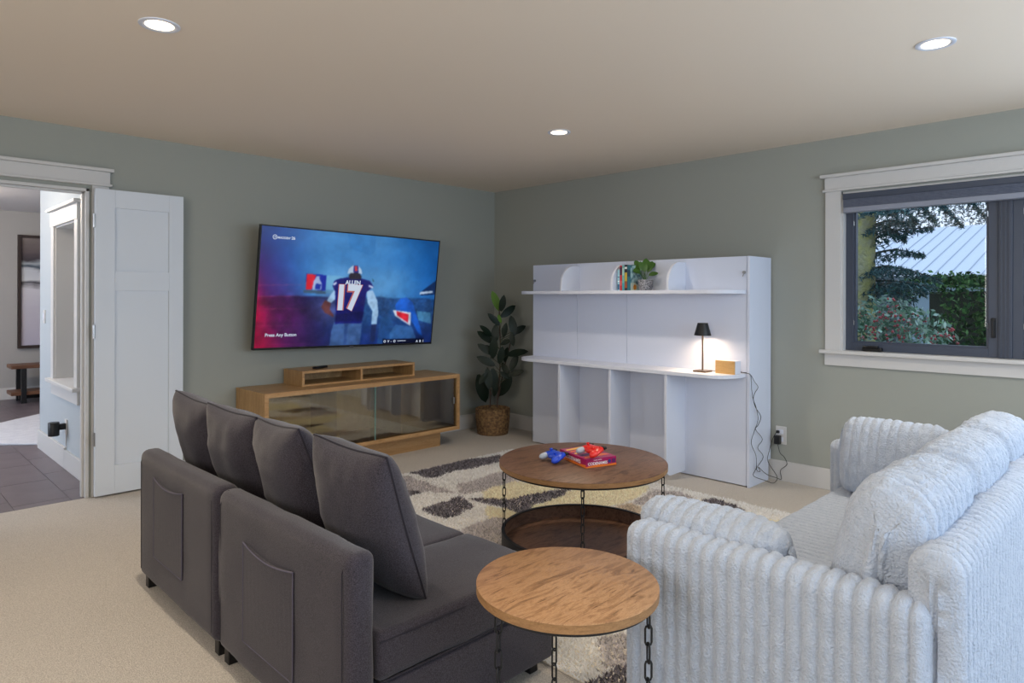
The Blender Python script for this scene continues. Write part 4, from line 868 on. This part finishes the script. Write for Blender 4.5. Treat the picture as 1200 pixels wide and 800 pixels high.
# pillows
def pillow_mesh(W2, H2, T2, n_=26, seed=0, crease=.006):
    V_ = []; F_ = []; E = []
    def pos(u, v, s):
        xx = W2*u*(1-.06*(1-v*v)-.04*abs(v)**5); zz = H2*v*(1-.07*(1-u*u)-.03*abs(u)**5)
        th_ = T2*(max(0,(1-u**2))*max(0,(1-v**2)))**.42
        return np.array([xx, s*th_, zz])
    idx = {}
    for s in (1, -1):
        for j in range(n_+1):
            for i in range(n_+1):
                u = math.sin((i/n_-.5)*PI); v = math.sin((j/n_-.5)*PI); key = (i, j, s if 0 < i < n_ and 0 < j < n_ else 0)
                if key not in idx: idx[key] = len(V_); V_.append(pos(u, v, s))
        for j in range(n_):
            for i in range(n_):
                K = lambda a, b: idx[(a, b, s if 0 < a < n_ and 0 < b < n_ else 0)]
                F_.append((K(i,j), K(i+1,j), K(i+1,j+1), K(i,j+1)))
    A = np.array(V_); th_ = np.abs(A[:,1])/T2; dn = crease*(vnoise(A*11+seed, seed)+.6*vnoise(A*27+seed, seed+3))*np.clip(th_*2, 0, 1); A[:,1] += np.sign(A[:,1])*dn
    ring = [pos(math.sin((i/n_-.5)*PI), -1, 1) for i in range(n_)]+[pos(1, math.sin((i/n_-.5)*PI), 1) for i in range(n_)]+[pos(math.sin((.5-i/n_)*PI), 1, 1) for i in range(n_)]+[pos(-1, math.sin((.5-i/n_)*PI), 1) for i in range(n_)]
    b = MB(); b.add([tuple(a) for a in A], F_); return b, [tuple(r__) for r__ in ring]
pl_labels = ['charcoal cushion nearest the camera on the dark sofa, standing on the seat', 'second charcoal cushion from the camera on the dark sofa', 'third charcoal cushion from the camera on the dark sofa', 'farthest charcoal cushion on the dark sofa, nearest the white door']
for k, (py, tz, pz, rz, rx_) in enumerate(((-3.272,.33,.632,.06,.05), (-2.82,.33,.635,-.08,-.05), (-2.39,.33,.635,.05,.03), (-1.975,.33,.64,.0,.06))):
    b, ring = pillow_mesh(.195 if k == 0 else .218, .262, .112, seed=k*5+1, crease=.009)
    # local: x = width, y = thickness, z = height -> width along world y
    Rm = Matrix.Rotation(rz, 3, 'Z')@Matrix.Rotation(-tz-.02, 3, 'Y')@Matrix.Rotation(rx_, 3, 'X')@Matrix.Rotation(PI/2, 3, 'Z')
    cen = Vector((-3.655, py, pz)); f_ = lambda p: Rm@p+cen
    b.xf(f_); o = b.build('sofa_cushion', G, smooth='all'); tag(o, pl_labels[k], 'cushion', 'charcoal cushions on the dark sofa')
    pb = MB().tube([tuple(f_(Vector(r__))) for r__ in ring], .0042, 6, cyc=True); pb.build('piping', GP, o, smooth='all')

# ------------------------------------------------------------------ pale plush sofa
AX, AXR, YF_, YB_ = -3.13, -1.27, -3.88, -4.78
F_M = M['fur']
def rib(t, pitch, amp):
    ph = (t/pitch) % 1.0; return amp*(np.sqrt(np.clip(1-(2*ph-1)**2*.97, 0, 1))-1)
def ribsweep(t0, t1, sect, pitch, amp, endr=.03, step=.005, nring=96, ease=None, seed=0, nz=.0026, capb=.006, capr=False):
    """sect(k in 0..1 round the section, t) -> (p, q), swept along t; returns arrays of (t, p, q) rings"""
    n_ = int((t1-t0)/step)+1; tt = np.linspace(t0, t1, n_); V_ = []; kk = np.linspace(0, 1, nring, endpoint=False)
    for t in tt:
        de = min(t-t0, t1-t); sh = 0.
        if de < endr: sh = endr-math.sqrt(max(0, endr**2-(endr-de)**2))
        p, q_, npx, npq = sect(kk, (t-t0)/(t1-t0))
        off_ = float(rib(np.array([t-t0]), pitch, amp)[0])-sh
        V_.append(np.c_[np.full(nring, t), p+npx*off_, q_+npq*off_])
    V_ = np.concatenate(V_); nd = nz*(vnoise(V_*55, seed)+.7*vnoise(V_*120, seed+1)+1.3*vnoise(V_*14, seed+2))
    cen = V_.reshape(n_, nring, 3).mean(1, keepdims=True); d_ = V_.reshape(n_, nring, 3)-cen; d_[:,:,0] = 0; d_ /= np.linalg.norm(d_, axis=2, keepdims=True)+1e-9
    V_ = (V_.reshape(n_, nring, 3)+d_*nd.reshape(n_, nring, 1)).reshape(-1, 3)
    F_ = [(i*nring+k, i*nring+(k+1) % nring, (i+1)*nring+(k+1) % nring, (i+1)*nring+k) for i in range(n_-1) for k in range(nring)]
    # end caps: fan of shrinking rings
    base = len(V_); caps = []
    for e_, sgn in ((0, -1), (n_-1, 1)):
        ring = V_[e_*nring:(e_+1)*nring]; c_ = ring.mean(0); prev = [e_*nring+k for k in range(nring)]
        for s in (.97,.92,.86,.79,.72,.65,.58,.5,.42,.34,.26,.18,.1,.04):
            r2 = c_+(ring-c_)*s; r2[:,0] += sgn*(capb*math.sqrt(1-s*s))
            if capr: r2[:,0] += sgn*(rib(r2[:,1]+.011, pitch*1.25, amp*1.5)*min(1, (1-s)*6)+.0025*vnoise(r2*60, seed))
            st = base+sum(len(x) for x in caps); caps.append(r2); cur = [st+k for k in range(nring)]
            F_ += [(prev[k], prev[(k+1) % nring], cur[(k+1) % nring], cur[k]) for k in range(nring)]; prev = cur
        F_.append(tuple(prev))
    V_ = np.concatenate([V_]+caps)
    return V_, F_
def superell(cp, cq, a, b, ex=4., lean=0.):
    def s(k, t):
        A = a(t) if callable(a) else a; B = b(t) if callable(b) else b
        an = 2*PI*k; ca_, sa_ = np.cos(an), np.sin(an); p = A*np.sign(ca_)*np.abs(ca_)**(2/ex); q_ = B*np.sign(sa_)*np.abs(sa_)**(2/ex)
        nx_ = np.sign(p)*np.abs(p/A)**(ex-1)/A; ny_ = np.sign(q_)*np.abs(q_/B)**(ex-1)/B; l_ = np.hypot(nx_, ny_)+1e-9; nx_ /= l_; ny_ /= l_
        c_, s_ = math.cos(lean), math.sin(lean)
        return cp+p*c_-q_*s_, cq+p*s_+q_*c_, nx_*c_-ny_*s_, nx_*s_+ny_*c_
    return s
def box_sect(cp, cq, a, b, r_):
    """rounded rectangle section with evenly spread points"""
    per = []
    def s(k, t):
        A, B = a-r_, b-r_; segs = [2*B, r_*PI/2, 2*A, r_*PI/2, 2*B, r_*PI/2, 2*A, r_*PI/2]; tot = sum(segs); L_ = k*tot
        P = np.zeros(len(k)); Q = np.zeros(len(k)); NX = np.zeros(len(k)); NY = np.zeros(len(k)); acc = 0
        for i, sg in enumerate(segs):
            m_ = (L_ >= acc) & (L_ < acc+sg+1e-12); f = (L_[m_]-acc)/sg; acc += sg
            if i == 0: P[m_] = a; Q[m_] = -B+f*2*B; NX[m_] = 1; NY[m_] = 0
            elif i == 2: P[m_] = A-f*2*A; Q[m_] = b; NX[m_] = 0; NY[m_] = 1
            elif i == 4: P[m_] = -a; Q[m_] = B-f*2*B; NX[m_] = -1; NY[m_] = 0
            elif i == 6: P[m_] = -A+f*2*A; Q[m_] = -b; NX[m_] = 0; NY[m_] = -1
            else:
                cx_, cy_, a0_ = {1:(A,B,0), 3:(-A,B,PI/2), 5:(-A,-B,PI), 7:(A,-B,1.5*PI)}[i]; an = a0_+f*PI/2
                P[m_] = cx_+r_*np.cos(an); Q[m_] = cy_+r_*np.sin(an); NX[m_] = np.cos(an); NY[m_] = np.sin(an)
        return cp+P, cq+Q, NX, NY
    return s
ps = thing('plush_sofa', 'pale blue ribbed plush sofa seen from its left arm and back', 'sofa', (-2.2, -4.33, 0))
def put(V_, F_, axis, name, parent=None):
    b = MB()
    if axis == 'y': b.v = [(p, t, q_) for t, p, q_ in V_.tolist()]
    else: b.v = [(t, p, q_) for t, p, q_ in V_.tolist()]
    b.f = F_; return b.build(name, F_M, parent, smooth='all') if parent else b
PT, AM = .0405, .016
for xx, nm in ((AX+.065, 'armrest'), (AXR-.065, 'armrest')):
    V_, F_ = ribsweep(YF_-.835, YF_, box_sect(xx, .335, .065, .300, .050), PT, AM, endr=.045, step=.0045, nring=150, seed=5); put(V_, F_, 'y', nm, ps)
V_, F_ = ribsweep(AX+.045, AXR-.02, box_sect(YB_+.065, .395, .062, .355, .055), PT, AM, endr=.04, step=.0045, nring=150, seed=9, capr=True); put(V_, F_, 'x', 'back_frame', ps)
V_, F_ = ribsweep(AX+.135, AXR-.135, box_sect((-3.93-4.64)/2, .36, (4.64-3.93)/2, .062, .04), .036, .011, endr=.03, step=.0045, nring=150, seed=12); put(V_, F_, 'x', 'seat', ps)
MB().rbox(AX+.12, AXR-.12, -4.66, -3.95, .05, .31, .02).build('seat_base', F_M, ps)
for xx in (AX+.08, AXR-.08):
    for yy in (-3.97, -4.68): MB().box(xx-.025, xx+.025, yy-.025, yy+.025, 0, .045).build('foot', M['blackplastic'], ps)
# back cushions
bw = (AXR-AX-.25)/3
for k, lb in enumerate(('back cushion of the pale sofa nearest the camera, leaning at its left end', 'middle back cushion of the pale plush sofa', 'farthest back cushion of the pale plush sofa, at the right edge')):
    xa = AX+.12+k*bw+(.01 if k else -.005); xb = AX+.12+(k+1)*bw+.003
    V_, F_ = ribsweep(xa, xb, superell(-4.565, .645, lambda t: .116-.022*(2*t-1)**6, lambda t: .226-.045*(2*t-1)**8, 3.0, lean=.22), .0425, .017, endr=.06, step=.0045, nring=140, seed=20+k, nz=.0036, capb=.028, capr=True)
    b = put(V_, F_, 'x', 'x'); tag(b.build('back_cushion', F_M, smooth='all'), lb, 'cushion', 'back cushions of the pale plush sofa')
# toss pillows against the arms
def toss(y0, y1, cx_, cz_, lean, label, hh_=.20, tk=.095):
    V_, F_ = ribsweep(y0, y1, superell(cx_, cz_, lambda t: tk*(1-abs(2*t-1)**2.6)**.5+.030, lambda t: hh_*(1-.22*abs(2*t-1)**7), 2.6, lean), .039, .011, endr=.03, step=.0045, nring=110, seed=int(-cx_*10), nz=.003, capb=.014)
    b = put(V_, F_, 'y', 'x'); tag(b.build('toss_pillow', F_M, smooth='all'), label, 'cushion', 'ribbed pillows beside the arms of the pale sofa')
toss(-4.33, -3.84, AX+.215, .535, .34, 'ribbed pale pillow leaning inside the near arm of the pale sofa', .148, .078)
toss(-4.43, -3.98, AXR-.225, .60, -.22, 'ribbed pale pillow standing against the far arm of the pale sofa', .18, .08)

# ------------------------------------------------------------------ outdoors
GZ = -.35
ST(MB().box(.3, 60, -30, 30, GZ-.1, GZ), 'ground', pmat('lawn', (92,104,70), .95, var=(3,(120,126,96),.3)))
# barn with a pale metal roof
e0 = at(1040, 322, 16); e1 = at(1290, 331, 13.2)
e0.z = e1.z = 1.85
dirr = (e1-e0); dirr.z = 0; dirr.normalize(); back = Vector((-dirr.y, dirr.x, 0)); back = back if back.dot(fw) > 0 else -back
e0 = e0-dirr*1.2; bl_len = 13
bn_ = thing('barn', 'outbuilding with a pale standing-seam metal roof beyond the hedge', 'building', e0+dirr*6)
rise, run = 1.55, 5.0
roofm = pmat('pale_metal_roof', (222,228,236), .45, spec=.4)
def bp(a, b, z_): return tuple(e0+dirr*a+back*b+Vector((0,0,z_-1.85)))
nP = 42
for k in range(nP):
    a0_ = k*bl_len/nP; a1_ = (k+1)*bl_len/nP-.006; sk = 0
    P0 = [bp(a0_,0,1.85), bp(a1_,0,1.85), bp(a1_,run,1.85+rise), bp(a0_,run,1.85+rise)]; P1 = [(p[0],p[1],p[2]+.03) for p in P0]
    MB().add(P0+P1, [(0,1,2,3),(7,6,5,4),(0,4,5,1),(1,5,6,2),(2,6,7,3),(3,7,4,0)]).build('roof_panel', roofm, bn_)
    MB().tube([(P1[0][0],P1[0][1],P1[0][2]+.01),(P1[3][0],P1[3][1],P1[3][2]+.01)], .012, 4).build('roof_seam', pmat('seam', (170,180,192), .4) if 'seam' not in bpy.data.materials else bpy.data.materials['seam'], bn_)
q4 = [bp(0,.5,GZ), bp(bl_len,.5,GZ), bp(bl_len,.5,1.95), bp(0,.5,1.95)]; q5 = [bp(0,5.0,GZ), bp(bl_len,5.0,GZ), bp(bl_len,5.0,1.95), bp(0,5.0,1.95)]
MB().add(q4+q5, [(0,1,2,3),(7,6,5,4),(0,4,5,1),(1,5,6,2),(2,6,7,3),(3,7,4,0)]).build('wall', pmat('barn_wall', (150,170,186), .8), bn_)
# leaves helper: many small quads joined as foliage
def foliage(name, pts, nrm_jit, size, mat, parent, cols=None, seed=1, asp=.5):
    rs_ = np.random.RandomState(seed); n_ = len(pts); pts = np.asarray(pts)
    d1 = rs_.normal(size=(n_,3)); d1 /= np.linalg.norm(d1, axis=1)[:,None]; d2 = rs_.normal(size=(n_,3)); d2 -= (d2*d1).sum(1)[:,None]*d1; d2 /= np.linalg.norm(d2, axis=1)[:,None]
    sz = size*rs_.uniform(.6,1.3,n_); o_ = np.array(root_loc(parent))
    a = pts-d1*sz[:,None]; c_ = pts+d1*sz[:,None]; b = pts+d2*(sz*asp)[:,None]; d_ = pts-d2*(sz*asp)[:,None]
    V_ = np.stack([a,b,c_,d_],1).reshape(-1,3)-o_
    me = bpy.data.meshes.new(name); me.from_pydata(V_.tolist(), [], [(4*i,4*i+1,4*i+2,4*i+3) for i in range(n_)])
    ca = me.color_attributes.new('Col', 'FLOAT_COLOR', 'POINT')
    cols = np.asarray(cols, float); ci = cols[rs_.randint(0,len(cols),n_)]*rs_.uniform(.75,1.2,n_)[:,None]; ci = np.repeat((np.clip(ci,0,255)/255)**2.2, 4, axis=0)
    ca.data.foreach_set('color', np.c_[ci, np.ones(len(ci))].astype(np.float32).ravel())
    me.materials.append(mat); o = bpy.data.objects.new(name, me); C.objects.link(o); o.parent = parent; o['kind'] = 'stuff'; return o
LM = vcmat('foliage', rough=.55)
bark = pmat('mossy_bark', (178,174,150), .95, var=(14,(196,190,112),.22), bump=(30,.9,.03))
# clipped hedge
rs_ = np.random.RandomState(3)
hd = thing('hedge', 'dense dark green hedge outside the window', 'hedge', at(1130, 500, 7.2)*1.0)
hc = at(1150, 365, 7.2); hd.location = Vector((hc.x, hc.y, GZ))
pts = []
hl, hd_, ht = 2.2, .55, 1.53-GZ
ax_h = r0
for i in range(17000):
    a = rs_.uniform(-1,1); face = rs_.randint(0,3)
    u_ = a*hl; w_ = rs_.uniform(-hd_,hd_); z_ = rs_.uniform(0,ht)
    if face == 0: w_ = -hd_
    elif face == 1: z_ = ht
    else: w_ = -hd_+abs(rs_.normal())*.1; 
    edge = .10*vnoise(np.array([[u_*4, z_*4, w_*3]]), 2)[0]
    if u_ < -.78: continue
    p = hc+ax_h*(u_+edge)+fw*(w_+edge); pts.append((p.x, p.y, GZ+z_+edge*.6+rs_.normal()*.03-(.35*max(0,-.35-u_)**1.2)))
foliage('leaves', pts, 0, .032, LM, hd, [(46,82,48),(66,104,58),(34,62,42),(92,128,78)], 4, .55)
core = MB(); c0_ = hc-ax_h*.28-fw*(hd_-.12); c1__ = hc+ax_h*hl-fw*(hd_-.12); c2_ = hc+ax_h*hl+fw*(hd_-.1); c3_ = hc-ax_h*.28+fw*(hd_-.1)
core.prism([(c0_.x,c0_.y),(c1__.x,c1__.y),(c2_.x,c2_.y),(c3_.x,c3_.y)], 'z', GZ, GZ+ht-.12).build('branches', pmat('hedge_core', (20,32,20), .95), hd)
# berry bush
bb = thing('berry_bush', 'pale green shrub with red berries outside the window, left of the hedge', 'shrub', Vector((0,0,0)))
bc = at(1040, 380, 5.6); bb.location = Vector((bc.x, bc.y, GZ)); pts = []; bpts = []
for i in range(5200):
    v_ = rs_.normal(size=3); v_ /= np.linalg.norm(v_); rr_ = rs_.uniform(.55,1.05)**.6
    q_ = Vector((0,0,1.329-.18-.62)) ; p = bc+r0*(v_[0]*rr_*.62)+fw*(v_[1]*rr_*.5); z_ = .62+v_[2]*rr_*.72
    if z_ < GZ+.1: continue
    lim = 1.42-.42*max(0, v_[0]*rr_*.62+.1)
    z_ = min(z_, lim+rs_.uniform(-.1,.05)); pts.append((p.x, p.y, z_))
    if i % 14 == 0: bpts.append((p.x, p.y, z_))
foliage('leaves', pts, 0, .028, LM, bb, [(126,158,140),(96,134,112),(160,184,170),(84,118,92),(140,170,150)], 6, .45)
bm_ = MB()
for (x, y, z_) in bpts:
    for k in range(3):
        o3 = rs_.normal(size=3)*.016; r3 = .013; c_ = (x+o3[0], y+o3[1]-.0, z_+o3[2]); bm_.add([(c_[0]+r3,c_[1],c_[2]),(c_[0]-r3,c_[1],c_[2]),(c_[0],c_[1]+r3,c_[2]),(c_[0],c_[1]-r3,c_[2]),(c_[0],c_[1],c_[2]+r3),(c_[0],c_[1],c_[2]-r3)], [(0,2,4),(2,1,4),(1,3,4),(3,0,4),(2,0,5),(1,2,5),(3,1,5),(0,3,5)])
bm_.build('berries', pmat('red_berry', (190,76,84), .4), bb, smooth='all', kind='stuff')
stm = MB()
for k in range(9):
    a = k/9*2*PI; stm.tube([(bc.x, bc.y, GZ), (bc.x+.18*math.cos(a), bc.y+.18*math.sin(a), .2), (bc.x+.4*math.cos(a), bc.y+.4*math.sin(a), .9)], [.014,.01,.005], 5)
stm.build('stems', bark, bb)
# conifer
cf = thing('conifer_tree', 'conifer with a lichen-covered trunk and drooping blue-green branches outside', 'tree', Vector((0,0,0)))
tcn = at(1010, 300, 6.4); cf.location = Vector((tcn.x, tcn.y, GZ))
tp = [(tcn-r0*.02, GZ, .20), (tcn-r0*.01, .9, .135), (tcn, 1.7, .115), (tcn+r0*.04, 2.6, .10), (tcn+r0*.10, 4.0, .09)]
MB().tube([(p.x, p.y, z_) for p, z_, r3 in tp], [r3 for _, _, r3 in tp], 16).build('trunk', bark, cf, smooth='all')
twig = pmat('dark_twig', (70,74,70), .9)
def branch(p0, p1, n_=7, wid=.26, dens=420, sd=1):
    rs2 = np.random.RandomState(sd); P0 = Vector(p0); P1 = Vector(p1); mid = (P0+P1)/2+Vector((0,0,.06))
    sp__ = spline([P0, mid, P1], 6); MB().tube([tuple(p) for p in sp__], [.014*(1-.8*i/(len(sp__)-1)) for i in range(len(sp__))], 5).build('branch', twig, cf)
    pts_ = []; L_ = (P1-P0).length; dd = (P1-P0).normalized(); sd_ = dd.cross(Vector((0,0,1))).normalized()
    for i in range(dens):
        t_ = rs2.uniform(.05,1); w3 = wid*math.sin(PI*min(1,t_*.8+.2))**.8*(1-.4*t_); k = sp__[min(len(sp__)-1, int(t_*(len(sp__)-1)))]
        s3 = rs2.uniform(-1,1); p = k+sd_*(s3*w3)+dd*(abs(s3)*w3*.55)+Vector((0,0,-abs(s3)*w3*.55+rs2.normal()*.012)); pts_.append(tuple(p))
    return pts_
allp = []
br = [((1014,262),(1062,282)),((1014,285),(1095,268)),((1014,300),(1085,300)),((1012,315),(1105,330)),((1012,330),(1088,345)),((1014,345),(1075,352)),((1012,250),(1050,252)),((1012,318),(1070,320)),((1014,338),(1100,338)),
      ((1040,215),(1098,262)),((1060,205),(1130,268)),((1090,205),(1155,255)),((1060,225),(1112,250)),((1020,235),(1075,262)),((1120,205),(1165,240)),((1012,270),(1070,262))]
for k, (a, b) in enumerate(br):
    dd = rs_.uniform(-.5,.3); allp += branch(at(*a, 6.4), at(*b, 6.0+dd), wid=.17, dens=520, sd=k)
foliage('needles', allp, 0, .034, LM, cf, [(60,90,96),(80,110,114),(46,74,80),(98,126,126),(70,104,98)], 8, .16)
# distant shrubs behind
for k, (u_, d_, h_, w_) in enumerate(((1015, 12, 2.2, 1.6), (1070, 24, 5.6, 2.0), (1135, 27, 6.6, 2.2), (1215, 25, 6.0, 2.2))):
    c_ = at(u_, 349, d_); tr = thing('distant_tree', ['pale grey-green tree far behind the conifer trunk','bare distant tree left above the pale roof','bare distant tree above the middle of the pale roof','bare distant tree at the right end of the pale roof'][k], 'tree', Vector((c_.x, c_.y, GZ)), 'trees beyond the outbuilding')
    pts = []
    for i in range(2400):
        v_ = rs_.normal(size=3); v_ /= np.linalg.norm(v_); rr_ = rs_.uniform(.4,1)**.5; p = c_+r0*(v_[0]*rr_*w_*.5)+fw*(v_[1]*rr_*w_*.4); pts.append((p.x, p.y, GZ+h_*.6+v_[2]*rr_*h_*.42))
    foliage('crown', pts, 0, .09, LM, tr, [(140,148,156),(112,124,130),(150,152,150)], 30+k, .35)
    MB().tube([(c_.x,c_.y,GZ),(c_.x,c_.y,GZ+h_*.6)], [.16,.08], 8).build('trunk', bark, tr)
